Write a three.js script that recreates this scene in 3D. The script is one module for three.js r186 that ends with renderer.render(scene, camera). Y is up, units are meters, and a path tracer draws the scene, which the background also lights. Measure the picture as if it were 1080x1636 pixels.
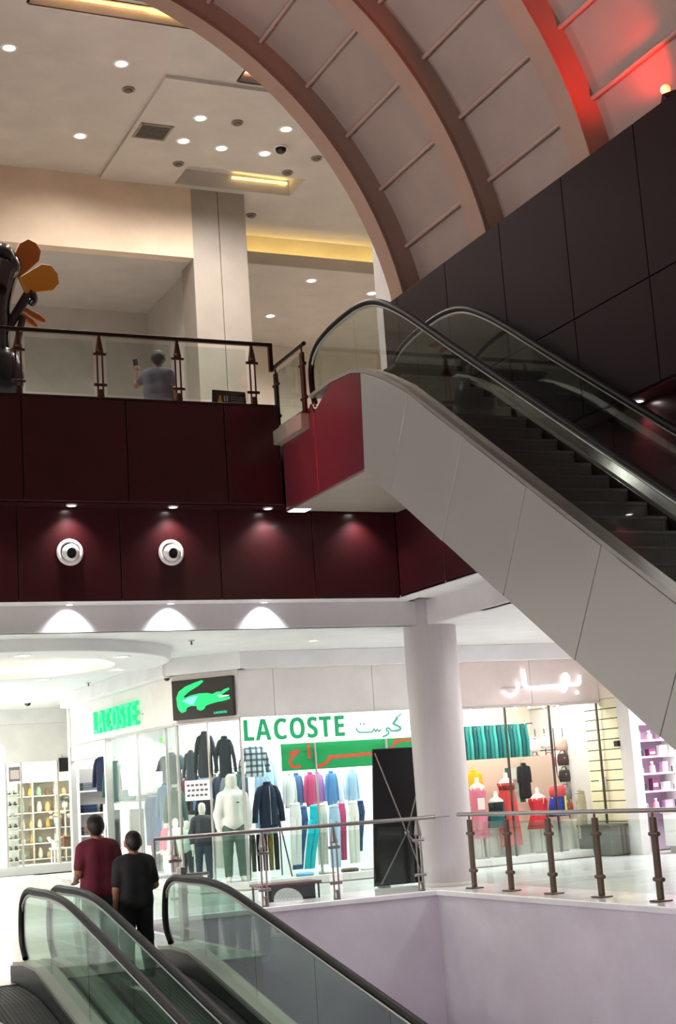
import * as THREE from 'three';
import { RoundedBoxGeometry } from 'three/addons/geometries/RoundedBoxGeometry.js';
import { mergeGeometries, mergeVertices } from 'three/addons/utils/BufferGeometryUtils.js';
import { MarchingCubes } from 'three/addons/objects/MarchingCubes.js';
import { FontLoader } from 'three/addons/loaders/FontLoader.js';
import { TextGeometry } from 'three/addons/geometries/TextGeometry.js';
import { RectAreaLightUniformsLib } from 'three/addons/lights/RectAreaLightUniformsLib.js';
import { ImprovedNoise } from 'three/addons/math/ImprovedNoise.js';

// ------------------------------------------------------------------ camera, exposure, large lights
const scene = new THREE.Scene();
scene.background = new THREE.Color(0x000000);
const camera = new THREE.PerspectiveCamera(38.2, 1080 / 1636, 0.05, 120);
camera.position.set(0, 1.5, 0);
camera.rotation.set(0.18308, -0.42935, -0.06814, 'YXZ');
const renderer = new THREE.WebGLRenderer({ antialias: true });
renderer.toneMapping = THREE.LinearToneMapping;
renderer.toneMappingExposure = 1.0;
renderer.shadowMap.enabled = true;
RectAreaLightUniformsLib.init();

function areaLight(color, nits, w, h, from, to) {
  const l = new THREE.RectAreaLight(color, nits, w, h);
  l.position.set(...from); l.lookAt(...to); scene.add(l); return l;
}
function spotLight(color, cd, angle, blend, from, to, size = 1) {
  const l = new THREE.SpotLight(color, cd, 0, angle, blend, 2);
  l.position.set(...from); l.target.position.set(...to); scene.add(l); scene.add(l.target);
  l.castShadow = true; l.shadow.radius = size; l.shadow.mapSize.set(512, 512); return l;
}
// ceiling panels of the shops (each has its glowing fitting, built with the shop below)
const SHOP_PANELS = [
  // x, y, z, width, depth, nits, colour
  [10.2, 3.30, -22.95, 3.4, 0.4, 46, 0xf6faff],
  [8.6, 3.30, -26.6, 1.6, 5.0, 5.5, 0xf4faff],
  [6.6, 3.30, -36.3, 4.2, 2.2, 34, 0xfff8ea],
  [13.7, 3.30, -23.4, 2.4, 1.2, 15, 0xfff8f0],
  [17.0, 3.30, -20.4, 2.6, 2.6, 18, 0xfdf2ff],
];
// ceiling panels of the walkways; the last two are unseen lamps added to light the atrium
const WALK_PANELS = [
  [12.4, 3.62, -16.0, 1.2, 5.0, 8, 0xfffaf6],
  [2.4, 3.62, -29.0, 2.0, 6.0, 15, 0xf8fcff],
  [-5.0, 3.62, -9.0, 3.0, 12.0, 17, 0xfffcfa],
  [1.5, 3.62, 3.2, 8.0, 2.0, 8, 0xfffcfa],
];
for (const [x, y, z, w, d, nits, c] of [...SHOP_PANELS, ...WALK_PANELS]) areaLight(c, nits, w, d, [x, y - 0.03, z], [x, y - 1, z]);

// ------------------------------------------------------------------ helpers
let seed = 7;
const rnd = () => { seed = (seed * 16807) % 2147483647; return seed / 2147483647; };
const noise = new ImprovedNoise();
const taken = {};
function numbered(n) { if (!(n in taken)) { taken[n] = 0; return n; } taken[n]++; return n + '_' + String(taken[n]).padStart(3, '0'); }
function mesh(name, geo, mat, parent) {
  const m = new THREE.Mesh(Array.isArray(geo) ? merge(geo) : geo, mat);
  m.castShadow = m.receiveShadow = true;
  m.name = parent === scene ? numbered(name) : name; parent.add(m); return m;
}
function merge(list) {
  const plain = list.map((g) => { const h = g.index ? g.toNonIndexed() : g.clone(); for (const k of Object.keys(h.attributes)) if (!['position', 'normal', 'uv'].includes(k)) h.deleteAttribute(k); if (!h.attributes.uv) h.setAttribute('uv', new THREE.BufferAttribute(new Float32Array(h.attributes.position.count * 2), 2)); return h; });
  return mergeGeometries(plain);
}
function thing(name, label, category, [x, y, z] = [0, 0, 0], turn = 0, group) {
  const o = new THREE.Group(); o.name = numbered(name); o.position.set(x, y, z); o.rotation.y = turn;
  o.userData = { label, category }; if (group) o.userData.group = group; scene.add(o); return o;
}
function tag(o, label, category, group) { o.userData.label = label; o.userData.category = category; if (group) o.userData.group = group; return o; }
function struct(name, label) { const o = new THREE.Group(); o.name = numbered(name); o.userData = { kind: 'structure', label, category: name.split('_')[0] }; scene.add(o); return o; }
function copyOf(o, [x, y, z], turn, label) { const c = o.clone(); c.name = numbered(o.name.replace(/_\d{3}$/, '')); c.userData = { ...o.userData }; if (label) c.userData.label = label; c.position.set(x, y, z); c.rotation.y = turn || 0; scene.add(c); return c; }
const V = (x, y, z) => new THREE.Vector3(x, y, z);
function box(x0, x1, y0, y1, z0, z1) { const g = new THREE.BoxGeometry(Math.abs(x1 - x0), Math.abs(y1 - y0), Math.abs(z1 - z0)); g.translate((x0 + x1) / 2, (y0 + y1) / 2, (z0 + z1) / 2); return uvm(g); }
function rbox(x0, x1, y0, y1, z0, z1, r = 0.01) { const w = Math.abs(x1 - x0), h = Math.abs(y1 - y0), d = Math.abs(z1 - z0); const g = new RoundedBoxGeometry(w, h, d, 2, Math.min(r, w / 2.1, h / 2.1, d / 2.1)); g.translate((x0 + x1) / 2, (y0 + y1) / 2, (z0 + z1) / 2); return uvm(g); }
function uvm(g) { // uv in metres, by the dominant axis of the normal
  const p = g.attributes.position, n = g.attributes.normal, uv = new Float32Array(p.count * 2);
  for (let i = 0; i < p.count; i++) {
    const ax = Math.abs(n.getX(i)), ay = Math.abs(n.getY(i)), az = Math.abs(n.getZ(i));
    if (ax > ay && ax > az) { uv[2 * i] = p.getZ(i); uv[2 * i + 1] = p.getY(i); } else if (ay > az) { uv[2 * i] = p.getX(i); uv[2 * i + 1] = p.getZ(i); } else { uv[2 * i] = p.getX(i); uv[2 * i + 1] = p.getY(i); }
  }
  g.setAttribute('uv', new THREE.BufferAttribute(uv, 2)); return g;
}
function bar(a, b, r, seg = 8, r2 = r) {
  const A = V(...a), B = V(...b), d = B.clone().sub(A), g = new THREE.CylinderGeometry(r2, r, d.length(), seg);
  g.translate(0, d.length() / 2, 0); g.applyQuaternion(new THREE.Quaternion().setFromUnitVectors(V(0, 1, 0), d.normalize())); g.translate(...a); return g;
}
function disc(c, r, t, axis = 'y', seg = 20, r2 = r) { const g = new THREE.CylinderGeometry(r2, r, t, seg); if (axis === 'z') g.rotateX(Math.PI / 2); if (axis === 'x') g.rotateZ(Math.PI / 2); g.translate(...c); return g; }
function ball(c, r, s = [1, 1, 1], w = 16, h = 12) { const g = new THREE.SphereGeometry(r, w, h); g.scale(...s); g.translate(...c); return g; }
function tubeOf(pts, r, seg = 48, rad = 8, flat = 1) {
  const g = new THREE.TubeGeometry(new THREE.CatmullRomCurve3(pts.map((p) => V(...p)), false, 'centripetal'), seg, r, rad, false); return g;
}
function lathe(pts, seg = 20) { return new THREE.LatheGeometry(pts.map(([r, y]) => new THREE.Vector2(r, y)), seg); }
// polygon in the z,y plane extruded along x from x0 to x1
function sidePoly(pts, x0, x1, bevel = 0) {
  const s = new THREE.Shape(pts.map(([z, y]) => new THREE.Vector2(-z, y)));
  const g = new THREE.ExtrudeGeometry(s, { depth: Math.abs(x1 - x0) - 2 * bevel, bevelEnabled: bevel > 0, bevelSize: bevel, bevelThickness: bevel, bevelOffset: -bevel, bevelSegments: 1, curveSegments: 8 });
  g.translate(0, 0, bevel); g.rotateY(Math.PI / 2); g.translate(Math.min(x0, x1), 0, 0); return uvm(g);
}
// polygon in the x,y plane extruded along z
function frontPoly(pts, z0, z1, bevel = 0) {
  const s = Array.isArray(pts) ? new THREE.Shape(pts.map(([x, y]) => new THREE.Vector2(x, y))) : pts;
  const g = new THREE.ExtrudeGeometry(s, { depth: Math.abs(z1 - z0) - 2 * bevel, bevelEnabled: bevel > 0, bevelSize: bevel, bevelThickness: bevel, bevelOffset: -bevel, bevelSegments: 1, curveSegments: 10 });
  g.translate(0, 0, Math.min(z0, z1) + bevel); return g;
}
// polygon in the x,z plane extruded upwards
function planPoly(pts, y0, y1, holes = []) {
  const s = new THREE.Shape(pts.map(([x, z]) => new THREE.Vector2(x, -z))); for (const h of holes) s.holes.push(new THREE.Path(h.map(([x, z]) => new THREE.Vector2(x, -z))));
  const g = new THREE.ExtrudeGeometry(s, { depth: y1 - y0, bevelEnabled: false }); g.rotateX(-Math.PI / 2); g.translate(0, y0, 0); return uvm(g);
}
// rings of an elliptical cloth shape: rows of [y, half width, half depth, x shift, z shift], with folds
function loft(rows, { seg = 22, folds = 0, n = 5, phase = 0, cap = true } = {}) {
  const pos = [], idx = [], R = rows.length;
  rows.forEach(([y, w, d, sx = 0, sz = 0], i) => {
    for (let k = 0; k < seg; k++) {
      const a = (k / seg) * Math.PI * 2, f = 1 + folds * (i / (R - 1)) * Math.sin(n * a + phase + i * 0.5) + folds * 0.35 * Math.sin(3.3 * a + 2 * i + phase);
      const c = Math.cos(a), s = Math.sin(a);
      pos.push(sx + w * f * Math.sign(c) * Math.pow(Math.abs(c), 0.8), y, sz + d * f * Math.sign(s) * Math.pow(Math.abs(s), 0.8));
    }
  });
  for (let i = 0; i < R - 1; i++) for (let k = 0; k < seg; k++) { const a = i * seg + k, b = i * seg + (k + 1) % seg, c = a + seg, d = b + seg; idx.push(a, b, c, b, d, c); }
  if (cap) for (const i of [0, R - 1]) { const c0 = pos.length / 3; const [y, , , sx = 0, sz = 0] = rows[i]; pos.push(sx, y, sz); for (let k = 0; k < seg; k++) { const a = i * seg + k, b = i * seg + (k + 1) % seg; if (i) idx.push(a, b, c0); else idx.push(b, a, c0); } }
  const g = new THREE.BufferGeometry(); g.setAttribute('position', new THREE.Float32BufferAttribute(pos, 3)); g.setIndex(idx);
  const up = rows[0][0] < rows[R - 1][0]; if (up) { const t = g.index.array; for (let i = 0; i < t.length; i += 3) { const q = t[i]; t[i] = t[i + 1]; t[i + 1] = q; } }
  g.computeVertexNormals(); return g;
}
// one continuous body from tapered bones: [ax,ay,az, ra, bx,by,bz, rb]
function flesh(bones, cell = 0.012, k = 0.02) {
  const lo = [9, 9, 9], hi = [-9, -9, -9];
  for (const b of bones) for (const [o, r] of [[0, b[3]], [4, b[7]]]) for (let i = 0; i < 3; i++) { lo[i] = Math.min(lo[i], b[o + i] - r - 0.03); hi[i] = Math.max(hi[i], b[o + i] + r + 0.03); }
  const span = Math.max(hi[0] - lo[0], hi[1] - lo[1], hi[2] - lo[2]), N = Math.min(120, Math.max(16, Math.ceil(span / cell)));
  const mc = new MarchingCubes(N, new THREE.MeshStandardMaterial(), false, false, 120000); mc.isolation = 0;
  const B = bones.map((b) => { const d = [b[4] - b[0], b[5] - b[1], b[6] - b[2]]; return { b, d, q: Math.max(1e-9, d[0] * d[0] + d[1] * d[1] + d[2] * d[2]) }; });
  for (let z = 0; z < N; z++) for (let y = 0; y < N; y++) for (let x = 0; x < N; x++) {
    const p = [lo[0] + (hi[0] - lo[0]) * x / N, lo[1] + (hi[1] - lo[1]) * y / N, lo[2] + (hi[2] - lo[2]) * z / N];
    let f = 1e3;
    for (const { b, d, q } of B) {
      let t = ((p[0] - b[0]) * d[0] + (p[1] - b[1]) * d[1] + (p[2] - b[2]) * d[2]) / q; t = t < 0 ? 0 : t > 1 ? 1 : t;
      const s = Math.hypot(p[0] - b[0] - t * d[0], p[1] - b[1] - t * d[1], p[2] - b[2] - t * d[2]) - (b[3] + (b[7] - b[3]) * t);
      if (f > 100) f = s; else { const h = Math.max(k - Math.abs(f - s), 0) / k; f = Math.min(f, s) - h * h * k * 0.25; }
    }
    mc.field[x + y * N + z * N * N] = -f;
  }
  mc.update();
  const n = mc.count, pa = mc.positionArray, out = new Float32Array(n * 3);
  for (let i = 0; i < n; i++) for (let c = 0; c < 3; c++) out[3 * i + c] = lo[c] + (hi[c] - lo[c]) * (pa[3 * i + c] + 1) / 2;
  let g = new THREE.BufferGeometry(); g.setAttribute('position', new THREE.BufferAttribute(out, 3));
  g = mergeVertices(g, 1e-4); g.computeVertexNormals(); return g;
}

// ------------------------------------------------------------------ materials
function noiseTex(size, f, amp, base, grain = 0, color = true, stretch = [1, 1]) {
  const d = new Uint8Array(size * size * 4); let s = 3; const rr = () => { s = (s * 16807) % 2147483647; return s / 2147483647; };
  for (let y = 0; y < size; y++) for (let x = 0; x < size; x++) {
    let v = 0, a = 1, t = 0; for (let o = 0; o < 4; o++) { const q = f * 2 ** o; // tileable through 4-corner blend
      const u = x / size, w = y / size, P = (i, j) => noise.noise((u + i) * q * stretch[0], (w + j) * q * stretch[1], 3.7 * o + 1.3);
      v += a * (P(0, 0) * (1 - u) * (1 - w) + P(-1, 0) * u * (1 - w) + P(0, -1) * (1 - u) * w + P(-1, -1) * u * w); t += a; a *= 0.55; }
    const g = Math.max(0, Math.min(255, 255 * (base + amp * v / t * 2 + grain * (rr() - 0.5)))); const i = 4 * (y * size + x); d[i] = d[i + 1] = d[i + 2] = g; d[i + 3] = 255;
  }
  const t = new THREE.DataTexture(d, size, size); t.wrapS = t.wrapT = THREE.RepeatWrapping; t.magFilter = THREE.LinearFilter; t.minFilter = THREE.LinearMipmapLinearFilter; t.generateMipmaps = true; if (color) t.colorSpace = THREE.SRGBColorSpace; t.needsUpdate = true; return t;
}
const mottled = noiseTex(256, 4, 0.05, 0.95, 0.02), brushed = noiseTex(256, 5, 0.25, 0.55, 0.1, false, [1, 12]), cloud = noiseTex(256, 5, 0.45, 0.5, 0.08, false), weave = noiseTex(128, 22, 0.5, 0.6, 0.25, false);
for (const t of [mottled]) t.repeat.set(0.4, 0.4);
cloud.repeat.set(0.7, 0.7); weave.repeat.set(6, 6);
const std = (color, roughness = 0.6, o = {}) => new THREE.MeshPhysicalMaterial({ color, roughness, metalness: 0, ...o });
const glow = (color, k, base = 0x111111) => new THREE.MeshStandardMaterial({ color: base, emissive: color, emissiveIntensity: k, roughness: 0.6 });
const M = {
  maroon: std(0x381115, 0.32, { map: mottled, clearcoat: 0.25, clearcoatRoughness: 0.12 }),
  darkPanel: std(0x200c12, 0.62, { map: mottled, specularIntensity: 0.35 }),  // darker and rougher than the maroon panels
  clad: std(0xb0a69b, 0.5, { map: mottled }),
  joint: std(0x0a0505, 0.9),
  white: std(0xe7e7e6, 0.75, { map: mottled }),
  ceiling: std(0xe2e5e3, 0.85, { map: mottled }),
  cream: std(0xe2d6c8, 0.7, { map: mottled }),
  peach: std(0xf0dac0, 0.7, { map: mottled }),
  hallCeiling: std(0xd2cac2, 0.85, { map: mottled }),
  plaster: std(0xcbc6c0, 0.8, { map: mottled }),
  column: std(0xd2cecd, 0.45, { map: mottled }),
  lav: std(0xd3cdd3, 0.55, { map: mottled }),
  floor: std(0xd9dad8, 0.14, { map: mottled }),
  floorWarm: std(0xcfc8be, 0.16, { map: mottled }),
  darkFloor: std(0x4a4446, 0.4),
  ribFace: std(0x977a6c, 0.55, { map: mottled }),
  skin: std(0x97857f, 0.5, { map: mottled, metalness: 0.1 }),
  purlin: std(0x9a8078, 0.5),
  panel: std(0xa8a5a1, 0.45, { metalness: 0.25 }),
  landing: std(0x7a343f, 0.32, { metalness: 0.2, map: mottled }),
  steel: std(0xbab7b2, 0.42, { metalness: 0.8 }),
  steelDark: std(0x5b5552, 0.35, { metalness: 0.85 }),
  bronze: std(0x4d2c22, 0.38, { metalness: 0.6 }),
  bronzeDark: std(0x2a1a16, 0.4, { metalness: 0.5 }),
  rail: std(0x8b8480, 0.3, { metalness: 0.8 }),
  rubber: std(0x0a0a0b, 0.5, { specularIntensity: 0.5 }),
  belt: std(0x1d1b1e, 0.6, { bumpMap: brushed, bumpScale: 0.003 }),
  step: std(0x807e7c, 0.5, { metalness: 0.3 }),
  soffit: std(0x9a9084, 0.7, { map: mottled }),
  glass: new THREE.MeshPhysicalMaterial({ color: 0xf1f7f4, roughness: 0.02, transmission: 1, thickness: 0, ior: 1.5 }),
  shopGlass: new THREE.MeshPhysicalMaterial({ color: 0xf6faf8, roughness: 0.02, transmission: 1, thickness: 0, ior: 1.5, specularIntensity: 0.35 }),
  shaft: std(0xc0bab9, 0.45, { map: mottled }),
  glassGreen: new THREE.MeshPhysicalMaterial({ color: 0xdcebe4, roughness: 0.02, transmission: 1, thickness: 0, ior: 1.5 }),
  black: std(0x0c0c0e, 0.5),
  blackCloth: std(0x111012, 0.85),
  hair: std(0x0b0908, 0.6),
  skinTone: std(0x8a5a44, 0.6),
  skinPale: std(0xe8e2d8, 0.45),
  frameWhite: std(0xf0f0ec, 0.4),
  wood: std(0xc9a06a, 0.6),
};
const cloth = (c, o = {}) => std(c, 0.9, { bumpMap: weave, bumpScale: 0.0015, ...o });

// ------------------------------------------------------------------ the vault over the atrium
const VC = [3.95, 7.2], RIN = 5.6, RSKIN = 5.95, RAD = Math.PI / 180;
function ringSector(r0, r1, a0, a1, z0, z1, seg = 6) {
  const pts = []; for (let i = 0; i <= seg; i++) { const a = (a0 + (a1 - a0) * i / seg) * RAD; pts.push([VC[0] + r1 * Math.cos(a), VC[1] + r1 * Math.sin(a)]); }
  for (let i = seg; i >= 0; i--) { const a = (a0 + (a1 - a0) * i / seg) * RAD; pts.push([VC[0] + r0 * Math.cos(a), VC[1] + r0 * Math.sin(a)]); }
  const g = uvm(frontPoly(pts, z0, z1)); return g;
}
const vault = struct('ceiling_vault', 'barrel vault of curved ribs and grey metal panels over the atrium');
const ribZ = []; for (let i = 0; i < 11; i++) ribZ.push(-17.9 + 2.4 * i);
for (const z of ribZ) {
  const r = mesh('rib', ringSector(RIN + 0.02, RSKIN + 0.06, 9, 171, z - 0.3, z, 72), M.ribFace, vault);
  mesh('rib_flange', ringSector(RIN, RIN + 0.025, 9, 171, z - 0.33, z + 0.02, 72), M.ribFace, r);
}
const angs = []; for (let k = -1; k < 18; k++) angs.push(18.4 + 8.7 * k);
ribZ.forEach((z, b) => {
  const z0 = z, z1 = z + 2.1;
  if (b < 4) {
    for (let k = 0; k < angs.length - 1; k++) mesh('vault_panel', ringSector(RSKIN, RSKIN + 0.04, angs[k] + 0.06, angs[k + 1] - 0.06, z0, z1, 4), M.skin, vault);
    for (const a of angs) { const c = Math.cos(a * RAD), s = Math.sin(a * RAD), r = RSKIN - 0.035; mesh('purlin', bar([VC[0] + r * c, VC[1] + r * s, z0], [VC[0] + r * c, VC[1] + r * s, z1], 0.032, 8), M.purlin, vault); }
  } else mesh('vault_panel', ringSector(RSKIN, RSKIN + 0.04, 9.7, 170.3, z0, z1, 60), M.skin, vault);
});
mesh('vault_backing', ringSector(RSKIN + 0.07, RSKIN + 0.12, 8, 172, -18.3, 6.3, 60), M.joint, vault);

// ------------------------------------------------------------------ maroon panelled walls of the atrium
function panelRow(parent, name, mat, edges, y0, y1, at, axis, t = 0.03, gap = 0.012) {
  for (let i = 0; i < edges.length - 1; i++) {
    const a = edges[i] + gap / 2, b = edges[i + 1] - gap / 2;
    const g = axis === 'z' ? rbox(a, b, y0, y1, at - t, at, 0.006) : rbox(at, at + t, y0, y1, a, b, 0.006);
    mesh(name, g, mat, parent);
  }
}
const far1 = struct('wall_far', 'deep maroon panelled edge of the upper floor under the glass railing');
panelRow(far1, 'panel', M.maroon, [-5.6, -4.2, -2.84, -1.46, -0.09, 1.29, 2.67, 4.04, 5.42, 6.80, 7.6], 5.33, 6.70, -18.35, 'z');
mesh('backing', box(-5.6, 7.58, 5.36, 6.68, -18.5, -18.385), M.joint, far1);
mesh('coping', rbox(-5.6, 7.62, 6.70, 6.73, -18.62, -18.33, 0.008), M.bronzeDark, far1);
mesh('kerb_back', box(-5.6, 7.6, 6.42, 6.70, -18.6, -18.5), M.plaster, far1);
mesh('soffit', box(-5.6, 9.5, 5.33, 5.36, -18.86, -18.5), M.maroon, far1);
const far2 = struct('wall_far', 'recessed maroon panels with round air nozzles below the upper floor edge');
panelRow(far2, 'panel', M.maroon, [-5.6, -4.2, -2.84, -1.46, -0.09, 1.29, 2.67, 4.04, 5.40, 6.80, 8.19, 9.5], 4.09, 5.33, -18.8, 'z');
mesh('backing', box(-5.6, 9.5, 4.11, 5.33, -18.95, -18.835), M.joint, far2);
mesh('soffit', box(-5.6, 9.8, 4.09, 4.12, -19.25, -18.835), M.white, far2);
const band = struct('trim_band', 'white downstand band lit by small washers below the maroon panels');
mesh('band_face', box(-5.6, 10.1, 3.735, 4.09, -19.32, -19.2), M.column, band);
mesh('band_return', box(10.05, 10.17, 3.735, 4.09, -19.2, 6.2), M.column, band);
mesh('return_soffit', box(9.5, 10.05, 4.09, 4.12, -18.83, 6.2), M.white, band);

const right1 = struct('wall_right', 'tall dark panelled wall beside the escalator under the vault');
const wz = []; for (let i = 0; i < 9; i++) wz.push(-17.63 + 1.42 * i);
panelRow(right1, 'panel', M.darkPanel, [-18.05, ...wz], 6.48, 8.18, 9.2, 'x');
panelRow(right1, 'panel', M.darkPanel, [-18.05, ...wz], 5.36, 6.468, 9.2, 'x');
mesh('panel', box(9.2, 9.23, 5.36, 8.18, wz[8] + 0.01, 6.2), M.darkPanel, right1);
mesh('backing', box(9.235, 9.5, 5.36, 8.16, -18.05, 6.2), M.joint, right1);
mesh('end_panel', box(9.2, 9.5, 5.36, 8.18, -18.08, -18.055), M.darkPanel, right1);
mesh('coping', box(9.24, 9.95, 8.16, 8.2, -18.05, 6.2), M.bronzeDark, right1);
mesh('soffit', box(9.235, 9.56, 5.33, 5.358, -18.82, 6.2), M.maroon, right1);
const right2 = struct('wall_right', 'recessed maroon panels below the tall wall behind the escalator');
const wz2 = []; for (let i = 0; i < 10; i++) wz2.push(-18.8 + 1.38 * i);
panelRow(right2, 'panel', M.maroon, wz2, 4.09, 5.33, 9.5, 'x');
mesh('panel', box(9.5, 9.53, 4.09, 5.33, wz2[9] + 0.01, 6.2), M.maroon, right2);
mesh('backing', box(9.535, 9.7, 4.1, 5.33, -18.8, 6.2), M.joint, right2);
const left1 = struct('wall_left', 'maroon wall on the far left of the atrium above the walkway');
mesh('panel', box(-1.5, -1.3, 3.735, 8.2, -18.35, 6.2), M.maroon, left1);
mesh('coping', box(-2.2, -1.32, 8.16, 8.2, -18.05, 6.2), M.bronzeDark, left1);
const near1 = struct('wall_near', 'maroon end wall of the atrium');
mesh('panel', box(-8, 19, -0.35, 14, 6.2, 6.4), M.maroon, near1);

// ------------------------------------------------------------------ lower floor, its void and the walls below it
const floor = struct('floor', 'glossy pale stone floor of the lower shopping level');
mesh('slab', planPoly([[-8, 6.2], [19, 6.2], [19, -38], [-8, -38]], -0.35, -0.022, [[[2.22, -6.17], [9.73, -6.17], [9.73, -18.78], [5.07, -18.78], [5.07, -13.45], [2.22, -13.45]]]), M.plaster, floor);
const tg = rbox(-0.598, 0.598, -0.02, 0, -0.598, 0.598, 0.003);
function tilesIn(x0, x1, z0, z1, mats) {
  for (let x = x0; x < x1 - 0.1; x += 1.2) for (let z = z0; z > z1 + 0.1; z -= 1.2) {
    const w = Math.min(1.2, x1 - x), d = Math.min(1.2, z - z1), g = w > 1.19 && d > 1.19 ? tg : tg.clone().scale(w / 1.2, 1, d / 1.2);
    const m = mesh('floor_tile', g, mats[Math.floor(rnd() * mats.length)], floor); m.position.set(x + w / 2, 0, z - d / 2);
  }
}
const F1 = M.floor, F2 = std(0xd4d5d2, 0.16, { map: mottled }), F3 = std(0xdedfdd, 0.12, { map: mottled });
tilesIn(9.7, 15.2, -9.2, -18.75, [F1, F2, F3]);
tilesIn(5.1, 15.2, -18.75, -22.3, [F1, F2, F3]);
tilesIn(0.5, 5.1, -13.45, -22.3, [F1, F2, F3]);
tilesIn(0.5, 7.5, -22.3, -34.3, [F1, F2, F3]);
const nose = struct('trim_nosing', 'pale stone nosing around the edge of the floor opening');
mesh('nosing', rbox(5.06, 9.7, -0.065, 0.004, -18.78, -18.70, 0.012), M.white, nose);
mesh('nosing', rbox(9.65, 9.73, -0.065, 0.004, -18.70, -6.2, 0.012), M.white, nose);
mesh('nosing', rbox(5.05, 5.13, -0.065, 0.004, -18.7, -13.42, 0.012), M.white, nose);
const lw = struct('wall_void_far', 'pale wall below the far edge of the floor opening');
mesh('wall_face', box(-2, 9.95, -5.2, -0.04, -18.95, -18.75), M.lav, lw);
const rw = struct('wall_void_right', 'pale wall below the right edge of the floor opening');
mesh('wall_face', box(9.7, 9.9, -5.2, -0.04, -18.75, -6.2), M.lav, rw);
const bw = struct('wall_void_left', 'pale wall under the walkway landing beside the floor opening');
mesh('wall_face', box(2.0, 2.2, -5.2, -0.34, -18.75, -6.2), M.lav, bw);
mesh('near_face', box(2.0, 9.9, -5.2, -0.34, -6.2, -6.0), M.lav, bw);
const bf = struct('floor_basement', 'stone floor at the bottom of the opening');
mesh('slab', box(2, 9.9, -5.4, -5.2, -18.9, -6), M.floorWarm, bf);

const colm = tag(new THREE.Group(), 'round off-white column at the corner of the floor opening', 'column'); colm.name = numbered('column'); colm.position.set(10.25, 0, -19.42); scene.add(colm);
mesh('shaft', lathe([[0, 0], [0.39, 0], [0.39, 4.12], [0, 4.12]], 48), M.shaft, colm);
mesh('base_ring', lathe([[0.39, 0], [0.405, 0], [0.405, 0.05], [0.39, 0.055]], 48), M.plaster, colm);

// ------------------------------------------------------------------ lower ceiling with its round dropped ring
const ceil1 = struct('ceiling', 'white plaster ceiling over the lower shopping level');
mesh('plaster', planPoly([[-8, 6.2], [-1.3, 6.2], [-1.3, -19.23], [10.08, -19.23], [10.08, 6.2], [19, 6.2], [19, -38], [-8, -38]], 3.735, 3.9), M.ceiling, ceil1);
const RC = [4.45, -22.5];
const ringG = lathe([[1.75, 3.735], [1.75, 3.57], [1.8, 3.56], [2.58, 3.56], [2.64, 3.57], [2.64, 3.735]], 72); ringG.translate(RC[0], 0, RC[1]);
mesh('dropped_ring', ringG, M.ceiling, ceil1);
const cornX = struct('trim_cornice', 'white cornice along the top of the shop fronts');
mesh('cornice', rbox(8.3, 19, 3.46, 3.735, -22.6, -22.3, 0.01), M.white, cornX);
mesh('cornice', rbox(7.32, 7.6, 3.46, 3.735, -30.4, -23.3, 0.01), M.white, cornX);
mesh('cornice', planPoly([[7.32, -23.35], [8.32, -22.3], [8.5, -22.55], [7.6, -23.5]], 3.46, 3.735), M.white, cornX);
for (const w of [['wall_back', box(-8, 19, 0, 3.74, -38.2, -38), 'pale back wall of the lower shops'], ['wall_side', box(19, 19.2, 0, 3.74, -38, 6.2), 'pale side wall of the lower shops'], ['wall_opposite', box(-8.2, -8, 0, 3.74, -38, 6.2), 'pale wall across the opposite walkway']]) { const s = struct(w[0], w[2]); mesh('wall_face', w[1], M.white, s); }

// ------------------------------------------------------------------ upper floor hall
const fl2 = struct('floor_upper', 'polished stone floor of the upper shopping level');
mesh('slab', box(-8, 18, 6.1, 6.45, -32, -18.5), M.floorWarm, fl2);
const ce2 = struct('ceiling', 'high beige plaster ceiling of the upper hall with shallow coffers');
const coffers = [[[8.2, -24.05], [8.2, -23.25], [10.46, -23.25], [10.46, -24.05]]], front = [[[4.4, -18.8], [4.4, -18.4], [6.95, -18.4], [6.95, -18.8]], [[8.0, -20.15], [8.0, -19.75], [8.9, -19.75], [8.9, -20.15]]];
mesh('plaster', planPoly([[-8, -18.3], [18, -18.3], [18, -26.1], [-8, -26.1]], 12.5, 12.62, [...front, [[7.2, -20.6], [17, -20.6], [17, -25.8], [7.2, -25.8]]]), M.hallCeiling, ce2);
mesh('dropped_plaster', planPoly([[6.85, -20.25], [18, -20.25], [18, -26.1], [6.85, -26.1]], 12.44, 12.499, coffers), M.hallCeiling, ce2);
mesh('coffer_top', box(-8, 18, 12.74, 12.8, -26.6, -18.3), M.hallCeiling, ce2);
for (const c of [...coffers, ...front]) { const xs = c.map((p) => p[0]), zs = c.map((p) => p[1]); const a = Math.min(...xs), b = Math.max(...xs), d = Math.min(...zs), e = Math.max(...zs);
  mesh('coffer_side', [box(a - 0.03, a, 12.5, 12.74, d, e), box(b, b + 0.03, 12.5, 12.74, d, e), box(a, b, 12.5, 12.74, d - 0.03, d), box(a, b, 12.5, 12.74, e, e + 0.03)], M.hallCeiling, ce2); }
mesh('cove_back', box(9.6, 18, 11.95, 12.74, -26.75, -26.65), M.hallCeiling, ce2);
mesh('lower_plaster', box(9.62, 18, 11.85, 11.95, -31.4, -26.2), M.hallCeiling, ce2);
mesh('cove_lip', rbox(9.62, 18, 11.85, 12.12, -26.22, -26.12, 0.02), M.hallCeiling, ce2);
const bulk = struct('wall_bulkhead', 'cream bulkhead wall hanging below the upper ceiling');
mesh('wall_face', box(-8, 8.55, 11.1, 12.55, -24.45, -24.2), M.peach, bulk);
mesh('recess_soffit', box(-8, 8.7, 11.1, 11.2, -30, -24.45), M.plaster, bulk);
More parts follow.
